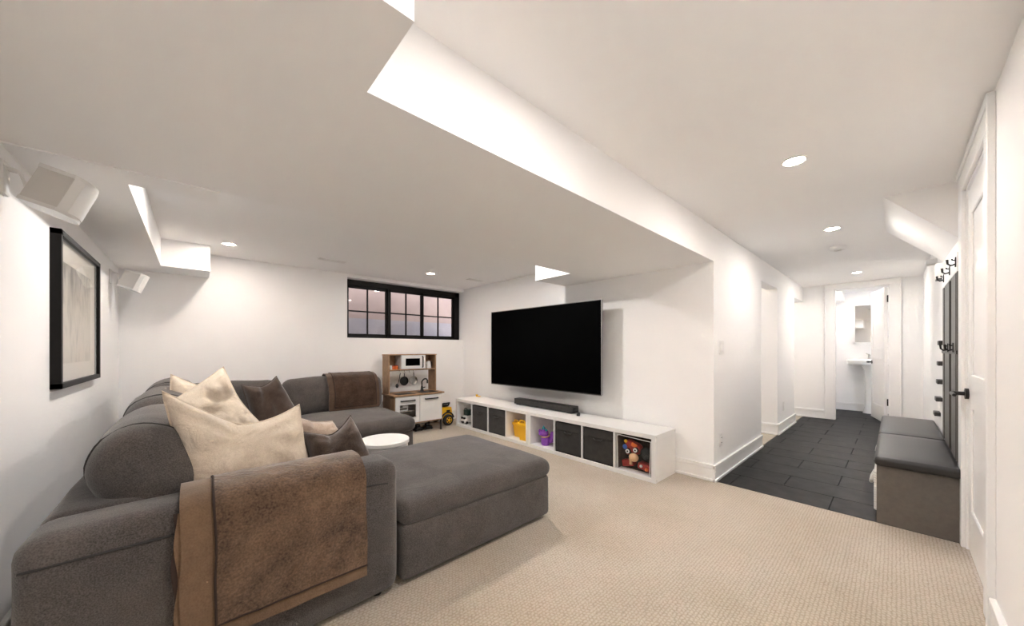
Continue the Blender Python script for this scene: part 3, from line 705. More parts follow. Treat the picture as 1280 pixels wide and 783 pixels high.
# clear toy bin with its toys (nearest cell)
a, e = cellA[0]
tb = thing('toy_bin', 'clear-fronted brown toy bin with a white rim in the end cube', 'toy bin', (3.0, (a + e) / 2, .0385))
fin(B().box(KX0 + .09, KX1 - .03, a + .012, e - .012, .039, .046).box(KX1 - .036, KX1 - .03, a + .012, e - .012, .039, .33).box(KX0 + .03, KX1 - .03, a + .012, a + .017, .039, .33).box(KX0 + .03, KX1 - .03, e - .017, e - .012, .039, .33), 'body', 'brown', tb, smooth=False)
fin(bx(KX0 + .026, KX0 + .028, a + .016, e - .016, .045, .330), 'clear_front', 'pglass', tb, smooth=False)
rm = B().tube([(KX0 + .022, a + .022, .045), (KX0 + .018, a + .012, .335), (KX0 + .022, e - .012, .345), (KX0 + .026, e - .016, .045)], .0045, 8)
fin(rm, 'rim', 'whitep', tb)
ym = (a + e) / 2
def toy(name, b, m, label, cat='toy', parts=()):
    if not parts: return fin(b, name, m, label=label, cat=cat, group='toys in the clear bin')
    cs = [v.co for v in b.bm.verts]; lo = Vector((sum(c.x for c in cs) / len(cs), sum(c.y for c in cs) / len(cs), min(c.z for c in cs)))
    t = thing(name, label, cat, lo, 'toys in the clear bin'); fin(b, 'body', m, t)
    for (pn, pb, pm) in parts: fin(pb, pn, pm, t)
    return t
xf0 = KX0 + .05
toy('toy_block', B().soft(.09, .15, .10, .03, T3(xf0 + .06, ym + .045, .235) @ Matrix.Rotation(R(20), 4, 'X'), nseg=4), 'red', 'chunky red toy in the upper part of the clear bin',
    parts=[('panel', B().soft(.012, .055, .035, .005, T3(xf0 + .014, ym + .015, .265) @ Matrix.Rotation(R(18), 4, 'X'), nseg=2), 'orange'), ('badge', B().cyl((xf0 + .012, ym + .105, .235), (xf0 + .02, ym + .105, .235), .022), 'blue'),
           ('knob', B().ball((xf0 + .02, ym + .10, .285), .016), 'yellow'), ('foot_tab', B().ball((xf0 + .03, ym + .085, .175), .012, .018, .012), 'red')])
for dy, dz, lab in ((.068, .205, 'white ringed wheel on the left in the clear bin'), (-.005, .228, 'white ringed wheel on the right in the clear bin')):
    t = toy('ring_toy', B().lathe((xf0 - .006, ym + dy, dz), [(0, .016), (.024, .016), (.024, 0), (0, 0)], 20, 'x'), 'rubber', lab, parts=[('face', B().lathe((xf0 - .009, ym + dy, dz), [(0, .003), (.0185, .003), (.0185, 0), (0, 0)], 20, 'x'), 'whitep'), ('hub', B().lathe((xf0 - .011, ym + dy, dz), [(0, .002), (.008, .002), (.008, 0), (0, 0)], 16, 'x'), 'rubber')])
toy('toy_ball', B().ball((xf0 + .0, ym + .012, .160), .034, .044, .038), 'tan', 'tan ball in the middle of the clear bin')
toy('toy_peg', B().lathe((xf0 + .01, ym + .045, .09), [(0, 0), (.014, .0), (.012, .03), (.02, .045), (0, .05)], 14), 'tan', 'small tan peg under the tan ball')
toy('rounded_toy', B().ball((xf0 + .06, ym - .075, .20), .045, .05, .055), 'rubber', 'black rounded toy at the right of the clear bin')
toy('toy_brick', B().soft(.08, .11, .06, .012, T3(xf0 + .06, ym + .088, .088) @ Matrix.Rotation(R(-14), 4, 'X'), nseg=3), 'red', 'dark red toy brick at the lower left of the clear bin')
toy('toy_brick', B().soft(.08, .12, .055, .012, T3(xf0 + .06, ym - .07, .086) @ Matrix.Rotation(R(9), 4, 'X'), nseg=3), 'red', 'dark red toy brick at the lower right of the clear bin',
    parts=[('stud', B().ball((xf0 + .012, ym - .05, .095), .013), 'whitep'), ('stud', B().ball((xf0 + .012, ym - .10, .075), .015), 'orange')])

# purple toy figure (generic plush with a teal tuft)
a, e = cellA[3]; px, py = 2.93, 2.655
pt = thing('purple_toy', 'purple bottle-shaped toy with a teal tuft in an open cube', 'toy', (px, py, .039))
fin(B().lathe((px, py, .039), [(0, 0), (.042, 0), (.048, .02), (.050, .07), (.042, .105), (.030, .115), (0, .118)], 24), 'body', 'purple', pt)
fin(B().ball((px - .005, py + .015, .175), .047, .055, .042), 'head', 'purple', pt)
fin(B().ball((px - .045, py + .03, .165), .018, .030, .018).ball((px - .03, py + .06, .19), .012, .016, .022), 'muzzle', 'purple', pt)
fin(B().lathe((px - .005, py + .022, .205), [(.020, 0), (.022, .012), (.010, .035), (0, .055)], 14).ball((px - .01, py - .02, .208), .014), 'tuft', 'teal', pt)
fin(B().tube([(px + .046 * math.cos(t), py + .048 * math.sin(t), .145 + .012 * math.cos(t)) for t in [2 * PI * k / 20 for k in range(20)]], .006, 6, closed=True), 'collar', 'gold', pt)
fin(B().soft(.12, .05, .14, .02, T3(px + .07, py - .065, .13) @ Matrix.Rotation(R(20), 4, 'X'), nseg=3), 'wing', 'purple', pt, label='magenta wing')

# yellow tubs
a, e = cellB[0]
def tub(x, y, s, rot, label):
    t = thing('yellow_tub', label, 'toy tub', (x, y, .039), 'yellow tubs in the cube shelf')
    m = T3(x, y, .039) @ Matrix.Rotation(R(rot), 4, 'Z')
    def fr(w0, w1, h0, h1):
        bb = B(); p = [(-w0, -w0, h0), (w0, -w0, h0), (w0, w0, h0), (-w0, w0, h0), (-w1, -w1, h1), (w1, -w1, h1), (w1, w1, h1), (-w1, w1, h1)]
        return bb.poly(p, [(3, 2, 1, 0), (0, 1, 5, 4), (1, 2, 6, 5), (2, 3, 7, 6), (3, 0, 4, 7), (4, 5, 6, 7)])
    fin(fr(.050 * s, .072 * s, 0, .20 * s).xf(m), 'body', 'yellow', t, smooth=False)
    r = B().box(-.078 * s, .078 * s, -.078 * s, .078 * s, .165 * s, .205 * s, .006).xf(m); fin(r, 'rim', 'yellow', t)
    h = B().tube([(-.06 * s, -.045 * s, .205 * s), (-.06 * s, -.03 * s, .238 * s), (-.06 * s, .03 * s, .238 * s), (-.06 * s, .045 * s, .205 * s)], .009, 8).xf(m); fin(h, 'handle', 'yellow', t)
    return t
tub(2.92, a + .092, 1.0, 5, 'large yellow tub in the open cube')
tub(2.985, e - .078, .86, -4, 'smaller yellow tub tucked behind the large yellow one')
# white toy van with a dark case on top
a, e = cellB[3]
vx, vy = 2.955, a + .255
tvn = thing('toy_van', 'white toy van parked in the far open cube', 'toy car', (vx, vy, .039))
fin(B().box(vx - .09, vx + .09, vy - .055, vy + .055, .057, .11, .010).box(vx - .07, vx + .09, vy - .052, vy + .052, .10, .155, .014), 'body', 'whitep', tvn)
fin(B().box(vx - .093, vx - .07, vy - .045, vy - .012, .112, .138, .003).box(vx - .093, vx - .07, vy + .012, vy + .045, .112, .138, .003).box(vx - .094, vx - .088, vy - .035, vy + .035, .06, .082, .003), 'windscreen', 'black', tvn)
for dx in (-.055, .055):
    for dy in (-.05, .05): fin(B().lathe((vx + dx, vy + dy - .009, .06), [(0, 0), (.021, 0), (.021, .018), (0, .018)], 16, 'y'), 'wheel', 'rubber', tvn)
dc = thing('toy_case', 'dark green toy case standing on the white toy van', 'toy', (vx + .03, vy, .156))
fin(B().box(vx - .04, vx + .09, vy - .05, vy + .055, .1565, .235, .008), 'body', 'green', dc)
fin(B().tube([(vx - .03, vy - .03, .235), (vx - .03, vy - .02, .258), (vx - .03, vy + .03, .258), (vx - .03, vy + .04, .235)], .006, 8), 'handle', 'green', dc)
yk = thing('toy_cup', 'tiny yellow toy on the far corner of the cube shelves', 'toy', (3.17, 4.27, KZ))
fin(B().lathe((3.17, 4.27, KZ), [(0, 0), (.016, 0), (.020, .03), (.017, .03), (.014, .004), (0, .004)], 16), 'cup', 'yellow', yk)
fin(B().box(3.155, 3.19, 4.20, 4.245, KZ, KZ + .012, .003), 'lid', 'yellow', yk)

# soundbar and remote
sbx = thing('soundbar', 'long black soundbar under the television', 'soundbar', (3.14, 2.90, KZ))
fin(B().box(3.08, 3.185, 2.385, 3.34, KZ + .010, KZ + .082, .008), 'body', 'black', sbx)
fin(B().box(3.0785, 3.081, 2.40, 3.325, KZ + .018, KZ + .074), 'grille', M['bin'], sbx)
for yy in (2.42, 3.25): fin(bx(3.09, 3.175, yy, yy + .06, KZ, KZ + .010), 'foot', 'black', sbx, smooth=False)
rc = thing('remote_control', 'slim black remote control lying beside the soundbar', 'remote', (3.10, 2.325, KZ))
rm_ = T3(3.10, 2.325, KZ) @ Matrix.Rotation(R(35), 4, 'Z')
fin(B().box(-.075, .075, -.018, .018, .0, .014, .005).xf(rm_), 'body', 'black', rc)
fin(B().cyl((.045, 0, .013), (.045, 0, .0155), .012).xf(rm_), 'button_pad', 'rubber', rc)

# ------------------------------------------------------------------ play kitchen
K0, K1, KF, KB = 1.872, 2.560, 4.25, 4.63
pk = thing('play_kitchen', 'wooden toy kitchen with white doors beneath the window', 'play kitchen', ((K0 + K1) / 2, (KF + KB) / 2, 0))
CZ0, CZ1 = .150, .512
for (xx) in (K0, K1 - .016): fin(bx(xx, xx + .016, KF + .012, KB, CZ0, CZ1), 'side_panel', 'oak', pk, smooth=False)
fin(bx(K0, K1, KF + .012, KB, CZ0 - .012, CZ0 + .004), 'bottom_panel', 'oak', pk, smooth=False)
fin(bx(K0 + .016, K1 - .016, KB - .008, KB, CZ0, CZ1), 'back_panel', 'white', pk, smooth=False)
fin(bx(K0 - .022, K1 + .022, KF - .016, KB, CZ1, CZ1 + .018, bev=.002, seg=1), 'worktop', 'oak', pk, smooth=False)
for xx in (K0, K1 - .022):
    for yy in (KF + .014, KB - .026): fin(bx(xx, xx + .022, yy, yy + .022, 0, CZ0 - .012), 'leg', M['panel'], pk, smooth=False)
xm = (K0 + K1) / 2
# oven door with window
od = B(); wz0, wz1, wx0, wx1 = .225, .400, K0 + .065, xm - .055
for q in ((K0 + .008, xm - .003, KF, KF + .014, CZ0 + .005, wz0), (K0 + .008, xm - .003, KF, KF + .014, wz1, CZ1 - .006), (K0 + .008, wx0, KF, KF + .014, wz0, wz1), (wx1, xm - .003, KF, KF + .014, wz0, wz1)): od.box(*q)
odo = fin(od, 'oven_door', 'white', pk, smooth=False)
fin(bx(wx0, wx1, KF + .004, KF + .008, wz0, wz1), 'oven_window', 'pglass', odo, smooth=False)
fin(bx(wx0 - .03, wx1 + .03, KF + .06, KF + .30, .300, .308), 'oven_rack', 'steel', pk, smooth=False)
def hdl(b, x0, x1, z): return b.tube([(x0, KF, z), (x0, KF - .022, z), (x1, KF - .022, z), (x1, KF, z)], .008, 8)
fin(hdl(B(), K0 + .08, xm - .075, .452), 'handle', 'blackm', odo)
cd = fin(bx(xm + .003, K1 - .008, KF, KF + .014, CZ0 + .005, CZ1 - .006), 'cabinet_door', 'white', pk, smooth=False)
fin(hdl(B(), xm + .08, K1 - .08, .452), 'handle', 'blackm', cd)
# hutch
HY0, HZ1 = 4.43, 1.052; WT = CZ1 + .018
for xx in (K0 - .006, K1 - .012): fin(bx(xx, xx + .016, HY0, KB, WT, HZ1 - .012), 'hutch_side', 'oak', pk, smooth=False)
fin(bx(K0 - .012, K1 + .012, HY0 - .004, KB, HZ1 - .012, HZ1), 'hutch_top', 'oak', pk, smooth=False)
fin(bx(K0 + .01, K1 - .012, HY0, KB, .838, .850), 'hutch_shelf', 'oak', pk, smooth=False)
fin(bx(K0 + .01, K1 - .012, KB - .006, KB, .850, HZ1 - .012), 'hutch_back', 'oak', pk, smooth=False)
MX0, MX1 = K0 + .165, K1 - .165
for xx in (MX0, MX1 - .012): fin(bx(xx, xx + .012, HY0, KB - .006, .850, HZ1 - .012), 'divider', 'white', pk, smooth=False)
mw = B(); a0, a1, b0, b1 = MX0 + .06, MX1 - .085, .895, .995
for q in ((MX0 + .004, MX1 - .004, HY0 - .008, HY0 + .004, .853, b0), (MX0 + .004, MX1 - .004, HY0 - .008, HY0 + .004, b1, HZ1 - .014), (MX0 + .004, a0, HY0 - .008, HY0 + .004, b0, b1), (a1, MX1 - .004, HY0 - .008, HY0 + .004, b0, b1)): mw.box(*q)
mwo = fin(mw, 'microwave_door', 'white', pk, smooth=False)
fin(bx(a0, a1, HY0 - .003, HY0 - .001, b0, b1), 'microwave_window', 'screen', mwo, smooth=False)
fin(B().tube([(a1 + .035, HY0 - .008, .870), (a1 + .035, HY0 - .026, .880), (a1 + .035, HY0 - .026, 1.012), (a1 + .035, HY0 - .008, 1.022)], .008, 8), 'handle', 'blackm', mwo)
fin(bx(K0 + .055, K0 + .30, KF + .03, KF + .21, WT, WT + .003), 'hob_plate', 'black', pk, smooth=False)
sk = B().box(K1 - .30, K1 - .05, KF + .03, KF + .045, WT, WT + .004).box(K1 - .30, K1 - .05, KF + .195, KF + .21, WT, WT + .004).box(K1 - .30, K1 - .285, KF + .03, KF + .21, WT, WT + .004).box(K1 - .065, K1 - .05, KF + .03, KF + .21, WT, WT + .004).box(K1 - .29, K1 - .06, KF + .04, KF + .2, WT, WT + .001)
fin(sk, 'sink_basin', 'black', pk, smooth=False)
fx, fy = K1 - .185, KF + .245
fa = B().lathe((fx, fy, WT), [(0, 0), (.026, 0), (.022, .012), (.016, .05), (.013, .07), (0, .07)], 16)
fa.tube([(fx, fy, WT + .06)] + [(fx + .042 - .042 * math.cos(t), fy - .02 * math.sin(t), WT + .13 + .042 * math.sin(t)) for t in [PI * k / 8 for k in range(9)]] + [(fx + .084, fy, WT + .105)], .010, 8)
fa.cyl((fx - .012, fy, WT + .045), (fx + .045, fy - .01, WT + .052), .008, n=8)
fin(fa, 'faucet', 'black', pk)
# hook rail with hooks
hk = B().cyl((K0 + .03, HY0 + .055, .832), (K1 - .03, HY0 + .055, .832), .005, n=8)
for xx in (K0 + .17, K0 + .235, K0 + .305, K0 + .365): hk.tube([(xx, HY0 + .055, .832), (xx, HY0 + .045, .81), (xx, HY0 + .04, .795), (xx, HY0 + .03, .80)], .003, 6)
fin(hk, 'hook_rail', 'steel', pk)
def pan(x, z, r, d, label, m='steel'):
    t = thing('toy_pan', label, 'toy pan', (x, HY0 + .03, z - r), 'toy pans hanging in the play kitchen')
    y = HY0 + .035
    fin(B().lathe((x, y, z), [(0, d), (r * .85, d), (r, 0), (r * .93, 0), (r * .80, d - .008), (0, d - .008)], 28, 'y'), 'bowl', m, t)
    fin(B().tube([(x, y, z + r * .96), (x, y - .004, z + r + .03), (x - .003, y, .797)], .006, 8), 'handle', 'black', t)
    return t
pan(K0 + .225, .690, .062, .03, 'small dark toy frying pan hanging by the ladle', 'blackm')
pan(K0 + .362, .690, .060, .045, 'shiny steel toy saucepan hanging above the sink')
ld_ = thing('toy_ladle', 'black toy ladle hanging on the left hook', 'toy utensil', (K0 + .14, HY0 + .03, .62))
fin(B().tube([(K0 + .170, HY0 + .036, .80), (K0 + .155, HY0 + .034, .72), (K0 + .135, HY0 + .034, .66)], [.006, .005, .006], 8), 'handle', 'black', ld_)
fin(B().ball((K0 + .125, HY0 + .034, .632), .022, .010, .030), 'scoop', 'black', ld_)
# toys on the hutch shelf
for (xx, r, h, m, lab) in ((K0 + .045, .022, .055, 'whitep', 'small white toy jar on the toy kitchen shelf'), (K0 + .085, .020, .05, 'orange', 'orange toy cup left of the toy microwave'), (K0 + .125, .022, .055, 'orange', 'orange toy jar right beside the toy microwave')):
    t = thing('toy_jar', lab, 'toy', (xx, HY0 + .06, .8505), 'little jars on the toy kitchen shelf')
    fin(B().lathe((xx, HY0 + .06, .8505), [(0, 0), (r, 0), (r, h * .7), (r * .8, h * .8), (0, h * .8)], 16), 'jar', m, t)
    fin(B().lathe((xx, HY0 + .06, .8505 + h * .8), [(0, 0), (r * .85, 0), (r * .85, h * .2), (0, h * .22)], 16), 'lid', 'red' if m == 'orange' else 'whitep', t)
kx, ky = K1 - .085, HY0 + .06
kt = thing('toy_kettle', 'white toy kettle with a black handle on the toy kitchen shelf', 'toy', (kx, ky, .8505))
fin(B().lathe((kx, ky, .8505), [(0, 0), (.038, 0), (.036, .03), (.028, .085), (.024, .10), (0, .105)], 22), 'body', 'whitep', kt)
fin(B().tube([(kx + .026, ky, .945), (kx + .052, ky, .935), (kx + .055, ky, .885), (kx + .036, ky, .870)], .007, 8), 'handle', 'black', kt)
fin(B().lathe((kx - .028, ky, .93), [(.014, -.02), (.006, .012), (0, .012)], 10), 'spout', 'whitep', kt)
# food box inside the toy oven
fb = thing('toy_food_box', 'pale printed toy food box behind the toy oven window', 'toy', (wx0 + .075, KF + .12, .309))
fin(bx(wx0 + .005, wx0 + .145, KF + .07, KF + .18, .309, .385, bev=.002, seg=1), 'carton', 'whitep', fb, smooth=False)
fin(B().box(wx0 + .02, wx0 + .13, KF + .068, KF + .0705, .325, .350).box(wx0 + .03, wx0 + .07, KF + .068, KF + .0705, .358, .375), 'printed_panel', 'batten', fb, smooth=False)

# ------------------------------------------------------------------ yellow ride-on truck
rx, ry = 2.735, 4.56
rt = thing('ride_on_truck', 'yellow ride-on toy truck with black wheels beside the play kitchen', 'toy truck', (rx, ry, 0))
fin(B().prism([(-.115, .11), (.09, .11), (.095, .20), (.085, .262), (-.06, .27), (-.10, .22)], lambda p, q, a: (rx + p, a, q), ry - .13, ry + .2), 'body', 'yellow', rt, smooth=False)
fin(B().box(rx - .10, rx + .06, ry - .10, ry + .15, .268, .30, .012).tube([(rx - .06, ry - .10, .29), (rx - .05, ry - .13, .325), (rx + .05, ry - .13, .325), (rx + .05, ry - .10, .29)], .013, 8), 'seat', 'black', rt)
fin(B().box(rx + .0, rx + .06, ry - .135, ry - .125, .20, .225).tube([(rx + .02 + .105 * math.cos(t), ry - .128, .085 + .105 * math.sin(t)) for t in [PI * .06 + PI * .9 * k / 12 for k in range(13)]], .013, 8), 'mudguard', 'black', rt)
for (dx, dy) in ((.02, -.17), (.02, .19)):
    w_ = fin(B().lathe((rx + dx, ry + dy, .082), [(0, 0), (.05, 0), (.076, .004), (.082, .014), (.082, .045), (.076, .055), (0, .055)], 28, 'y'), 'wheel', 'rubber', rt)
    hb_ = B().lathe((rx + dx, ry + dy - .004, .082), [(0, .0), (.016, 0), (.018, .006), (.040, .006), (.044, 0), (.048, .006), (0, .012)], 24, 'y')
    for k in range(5):
        t = 2 * PI * k / 5; hb_.tube([(rx + dx + .012 * math.cos(t), ry + dy - .003, .082 + .012 * math.sin(t)), (rx + dx + .043 * math.cos(t), ry + dy - .003, .082 + .043 * math.sin(t))], .006, 6)
    fin(hb_, 'hub', 'yellow', w_)
# small dark toys under the play kitchen
for (xx, lab) in ((2.27, 'dark toy car under the toy kitchen, left of centre'), (2.42, 'dark toy car under the toy kitchen, by its right leg')):
    t = thing('toy_car', lab, 'toy car', (xx, 4.42, 0), 'dark toy cars under the play kitchen')
    fin(B().box(xx - .045, xx + .045, 4.36, 4.48, .015, .055, .010).box(xx - .03, xx + .03, 4.39, 4.46, .05, .085, .012), 'body', 'black', t)
    for dx in (-.045, .045):
        for dy in (4.385, 4.455): fin(B().lathe((xx + dx - .006, dy, .019), [(0, 0), (.019, 0), (.019, .012), (0, .012)], 14, 'x'), 'wheel', 'rubber', t)

# ------------------------------------------------------------------ framed picture
PX = XL + .036
pc = thing('framed_picture', 'black framed grey print with a wide cream mat on the left wall', 'picture', (XL, 3.2, .925))
py0, py1, pz0, pz1, fw = 2.735, 3.690, .925, 1.708, .026
f = B()
for q in ((XL, PX, py0, py1, pz1 - fw, pz1), (XL, PX, py0, py1, pz0, pz0 + fw), (XL, PX, py0, py0 + fw, pz0, pz1), (XL, PX, py1 - fw, py1, pz0, pz1)): f.box(*q)
fin(f, 'frame', 'winframe', pc, smooth=False)
fin(bx(XL + .002, XL + .012, py0 + fw, py1 - fw, pz0 + fw, pz1 - fw), 'mat_board', 'paper', pc, smooth=False)
fin(bx(XL + .012, XL + .013, 2.885, 3.535, 1.045, 1.575), 'print', 'art', pc, smooth=False)
fin(bx(PX - .010, PX - .008, py0 + fw, py1 - fw, pz0 + fw, pz1 - fw), 'glazing', 'pglass', pc, smooth=False)

# ------------------------------------------------------------------ wall speakers
def speaker(y, z, label):
    t = thing('wall_speaker', label, 'speaker', (XL, y, z), 'white wall speakers')
    m = T3(XL + .075, y, z) @ Matrix.Rotation(R(20), 4, 'Y') @ Matrix.Rotation(R(-8), 4, 'Z')
    out = [(0, -.045), (.10, -.072), (.122, -.055), (.132, -.02), (.134, 0), (.132, .02), (.122, .055), (.10, .072), (0, .045)]
    fin(B().prism(out, lambda p, q, a: m @ Vector((p, q, a)), -.070, .070), 'cabinet', 'grille', t)
    for s in (-1, 1): fin(B().prism([(p * 1.03 - .002, q * 1.05) for p, q in out], lambda p, q, a: m @ Vector((p, q, a)), s * .070 - .007, s * .070 + .007), 'end_cap', 'whitep', t)
    fin(B().prism([(.103, -.074), (.126, -.057), (.136, -.02), (.138, 0), (.136, .02), (.126, .057), (.103, .074)], lambda p, q, a: m @ Vector((p, q, a)), -.064, .064), 'front_grille', 'whitep', t)
    k = B().box(XL, XL + .012, y - .03, y + .03, z - .055, z + .065, .004)
    for i in range(5):
        o = -.024 + .012 * i
        k.tube([(XL + .010, y + o, z + .05 - .01 * (i % 2)), (XL + .04, y + o * .7, z + .035), (XL + .055, y + o * .6, z - .005 - .008 * i), (XL + .078, y + o * .5, z - .02 + .008 * i)], .0045, 6)
    fin(k, 'bracket', 'whitep', t)
    return t
speaker(2.17, 1.735, 'white wall speaker on a bracket in the near upper left corner')
speaker(4.34, 1.715, 'white wall speaker on a bracket at the far end of the left wall')

# ------------------------------------------------------------------ small fittings
def plate(name, label, x, y, z, w, h, cat, rockers):
    t = thing(name, label, cat, (x, y, z - h / 2))
    fin(bx(x - w / 2, x + w / 2, y - .006, y, z - h / 2, z + h / 2, bev=.002, seg=1), 'cover_plate', 'whitep', t)
    for k in range(rockers):
        cx = x + (k - (rockers - 1) / 2) * .046
        fin(bx(cx - .016, cx + .016, y - .011, y - .004, z - .033, z + .033, bev=.003, seg=1), 'rocker', 'trim', t)
    return t
plate('light_switch', 'white double rocker light switch near the wall corner', 3.44, YH, 1.133, .118, .118, 'light switch', 2)
op = plate('wall_outlet', 'white wall outlet above the hall baseboard', 3.415, YH, .325, .072, .118, 'outlet', 1)
fin(B().box(3.40, 3.43, YH - .012, YH - .0105, .345, .350).box(3.40, 3.43, YH - .012, YH - .0105, .300, .305), 'slots', 'black', op)
plate('wall_outlet', 'white wall outlet on the pier between the two hall openings', 6.0, YH, .335, .075, .12, 'outlet', 1)
sd = thing('smoke_detector', 'round white smoke detector on the hall ceiling', 'smoke detector', (4.80, .385, ZC))
fin(B().lathe((4.80, .385, ZC), [(0, 0), (.068, 0), (.066, -.018), (.052, -.034), (0, -.036)], 32), 'body', 'whitep', sd)
fin(B().lathe((4.80, .385, ZC - .036), [(.03, 0), (.03, -.004), (.018, -.004), (.018, 0)], 24), 'test_button', 'grille', sd)
def vent(x, y, lx, ly, label):
    t = thing('ceiling_vent', label, 'vent', (x, y, ZB), 'ceiling vents')
    b = B().box(x - lx / 2, x + lx / 2, y - ly / 2, y - ly / 2 + .012, ZB - .006, ZB).box(x - lx / 2, x + lx / 2, y + ly / 2 - .012, y + ly / 2, ZB - .006, ZB).box(x - lx / 2, x - lx / 2 + .012, y - ly / 2, y + ly / 2, ZB - .006, ZB).box(x + lx / 2 - .012, x + lx / 2, y - ly / 2, y + ly / 2, ZB - .006, ZB)
    fin(b, 'frame', 'whitep', t, smooth=False)
    fin(bx(x - lx / 2 + .01, x + lx / 2 - .01, y - ly / 2 + .01, y + ly / 2 - .01, ZB - .002, ZB - .0005), 'duct_opening', 'bin', t, smooth=False)
    n = 4
    for k in range(n):
        yy = y - ly / 2 + .018 + (ly - .036) * k / (n - 1)
        fin(bx(x - lx / 2 + .01, x + lx / 2 - .01, yy - .004, yy + .003, ZB - .005, ZB - .001), 'slat', 'whitep', t, smooth=False)
vent(1.13, 4.20, .27, .075, 'white ceiling vent left of the black window')
vent(2.95, 4.02, .24, .085, 'white ceiling vent in the corner near the television wall')

# ------------------------------------------------------------------ mudroom bench
BX0, BX1, BY0, BY1, BZ = 3.265, 5.30, YR + .004, .078, .372
bn = thing('storage_bench', 'long grey storage bench along the hall wall', 'bench', ((BX0 + BX1) / 2, (BY0 + BY1) / 2, 0))
for nm, q in (('side_panel', (BX0, BX0 + .02, BY0, BY1, 0, BZ)), ('side_panel', (BX1 - .02, BX1, BY0, BY1, 0, BZ)), ('divider', (4.27, 4.29, BY0, BY1 - .004, .05, BZ - .02)), ('bottom_panel', (BX0 + .02, BX1 - .02, BY0, BY1 - .004, .03, .05)), ('top_panel', (BX0 + .02, BX1 - .02, BY0, BY1, BZ - .02, BZ)), ('back_panel', (BX0 + .02, BX1 - .02, BY0, BY0 + .01, .05, BZ - .02))):
    fin(bx(*q, bev=.001, seg=1), nm, 'bench', bn, smooth=False)
for (x0, x1, lab) in ((3.225, 4.19, 'black padded bench cushion nearest the carpet'), (4.195, 5.31, 'black padded bench cushion farther down the hall')):
    t = thing('bench_cushion', lab, 'cushion', ((x0 + x1) / 2, -.09, BZ), 'black bench cushions')
    fin(soft_box(x0, x1, YR + .006, .088, BZ + .001, BZ + .060, .022, (0, 0, .006), .002, 31, 8), 'pad', 'leather', t)
    fin(B().tube([(x0 + .004, YR + .02, BZ + .03), (x0 + .004, .07, BZ + .03), (x0 + .02, .087, BZ + .03), (x1 - .02, .087, BZ + .03), (x1 - .004, .07, BZ + .03), (x1 - .004, YR + .02, BZ + .03)], .003, 6), 'piping', 'leather', t)
for (x0, x1, lab) in ((3.33, 3.72, 'white rope basket under the bench nearest the carpet'), (4.40, 4.85, 'white rope basket under the far part of the bench')):
    t = thing('rope_basket', lab, 'basket', ((x0 + x1) / 2, -.02, .0505), 'rope baskets under the bench')
    q = B(); zz = .058
    while zz < .30:
        q.tube([(x0, -.18, zz), (x0, .055, zz), (x0 + .03, .085, zz), (x1 - .03, .085, zz), (x1, .055, zz), (x1, -.18, zz), (x1 - .03, -.21, zz), (x0 + .03, -.21, zz)], .0085, 6, closed=True); zz += .016
    q.box(x0, x1, -.2, .07, .051, .058)
    fin(q, 'coiled_wall', 'rope', t)
    fin(B().tube([((x0 + x1) / 2 - .06, .09, .26), ((x0 + x1) / 2 - .05, .105, .22), ((x0 + x1) / 2, .110, .19), ((x0 + x1) / 2 + .05, .105, .22), ((x0 + x1) / 2 + .06, .09, .26)], .011, 8), 'rope_handle', 'rope', t)
# panelled coat rack
cr = thing('coat_rack', 'charcoal batten coat panel with a white hook rail above the bench', 'coat rack', (3.8, YR, .45))
fin(bx(3.345, 4.27, YR, YR + .010, .445, 1.59), 'back_panel', 'panel', cr, smooth=False)
for x0, x1 in ((3.345, 3.37), (3.42, 3.66), (3.79, 4.10), (4.17, 4.26)): fin(bx(x0, x1, YR + .010, YR + .020, .446, 1.584, bev=.002, seg=1), 'board', 'batten', cr, smooth=False)
fin(bx(3.345, 4.30, YR, YR + .020, 1.585, 1.700, bev=.002, seg=1), 'hook_rail', 'trim', cr, label='white hook rail', smooth=False)
fin(bx(3.345, 4.27, YR + .010, YR + .024, 1.090, 1.112), 'cross_rail', 'panel', cr, smooth=False)
def hook(x, z, y0):
    b = B().box(x - .010, x + .010, y0, y0 + .005, z - .03, z + .03, .002, 1)
    b.tube([(x, y0 + .004, z - .012), (x, y0 + .020, z - .018), (x, y0 + .032, z - .006), (x, y0 + .034, z + .020)], [.005, .005, .005, .006], 8)
    b.tube([(x, y0 + .004, z + .012), (x, y0 + .014, z + .014), (x, y0 + .016, z + .022)], .004, 8)
    return b
for (x, z) in ((3.39, 1.645), (3.73, 1.645), (4.14, 1.650)): fin(hook(x, z, YR + .020), 'coat_hook', 'blackm', cr)
for (x, z) in ((3.47, 1.130), (3.78, 1.130)): fin(hook(x, z, YR + .024), 'coat_hook', 'blackm', cr)
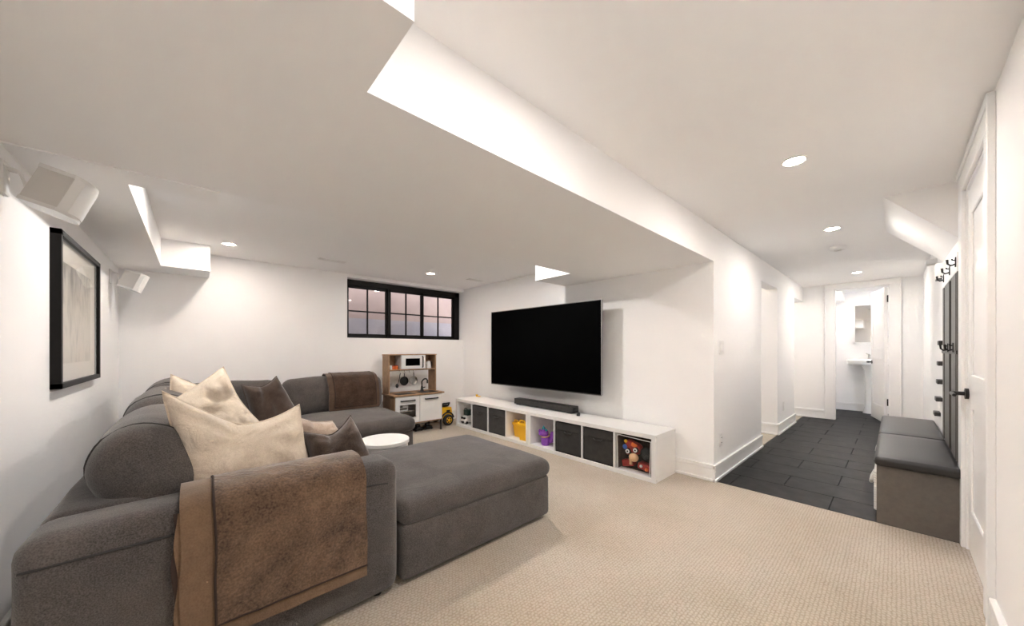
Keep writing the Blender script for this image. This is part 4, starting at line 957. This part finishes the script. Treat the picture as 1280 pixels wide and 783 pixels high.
# stepped ledges past the coat rack
sr = thing('stepped_rack', 'row of small dark ledges stepping down the wall past the coat rack', 'wall rack', (4.45, YR, .5))
for (x, z) in ((4.385, 1.175), (4.45, 1.010), (4.53, .858), (4.67, .703), (4.83, .560)):
    fin(bx(x - .07, x + .07, YR, YR + .036, z - .022, z + .012, bev=.003, seg=1), 'ledge', 'panel', sr, smooth=False)
wb = thing('wall_chime', 'small white box fixed high on the wall past the coat hooks', 'wall box', (4.40, YR, 1.66))
fin(bx(4.34, 4.46, YR, YR + .05, 1.68, 1.80, bev=.006), 'case', 'whitep', wb)
fin(bx(4.345, 4.455, YR + .004, YR + .046, 1.672, 1.681), 'base_grille', 'black', wb, smooth=False)
aw = thing('alarm_sensor', 'tiny white sensor on the sloped bulkhead edge near the hooks', 'sensor', (5.2, YR, 1.93))
fin(bx(5.15, 5.25, YR, YR + .07, 1.93, 1.975, bev=.005), 'case', 'whitep', aw)
fin(bx(5.16, 5.24, YR + .01, YR + .06, 1.925, 1.931), 'lens', 'grille', aw, smooth=False)

# ------------------------------------------------------------------ washroom
sx0, sx1, sy0, sy1 = 8.43, 8.898, .02, .565
sn = thing('pedestal_sink', 'white pedestal sink in the washroom', 'sink', (8.75, .29, 0))
b = B().soft(sx1 - sx0, sy1 - sy0, .10, .03, T3((sx0 + sx1) / 2, (sy0 + sy1) / 2, .895), nseg=6)
fin(b, 'basin', 'porcelain', sn)
fin(B().box(sx0 + .05, sx1 - .10, sy0 + .07, sy1 - .07, .9445, .9465, .0005, 1), 'bowl', 'grille', sn)
fin(B().lathe((8.74, .28, 0), [(0, 0), (.10, 0), (.095, .03), (.075, .12), (.07, .5), (.085, .75), (.13, .86), (0, .86)], 28), 'pedestal', 'porcelain', sn)
fin(B().cyl((8.84, .30, .945), (8.84, .30, 1.02), .016).tube([(8.84, .30, 1.01), (8.78, .30, 1.025), (8.72, .30, 1.005)], .011, 10).cyl((8.84, .30, 1.02), (8.84, .34, 1.045), .008), 'faucet', 'steel', sn)
mr = thing('wall_mirror', 'white framed mirror cabinet above the washroom sink', 'mirror', (8.9, .25, 1.22))
f = B(); my0, my1, mz0, mz1 = -.02, .50, 1.222, 1.925
for q in ((8.80, 8.898, my0, my1, mz1 - .025, mz1), (8.80, 8.898, my0, my1, mz0, mz0 + .02), (8.80, 8.898, my0, my0 + .02, mz0, mz1), (8.80, 8.898, my1 - .02, my1, mz0, mz1)): f.box(*q)
fin(f, 'frame', 'trim', mr, smooth=False)
fin(bx(8.815, 8.898, my0 + .02, my1 - .02, mz0 + .02, mz1 - .025), 'glass', 'mirror', mr, smooth=False)
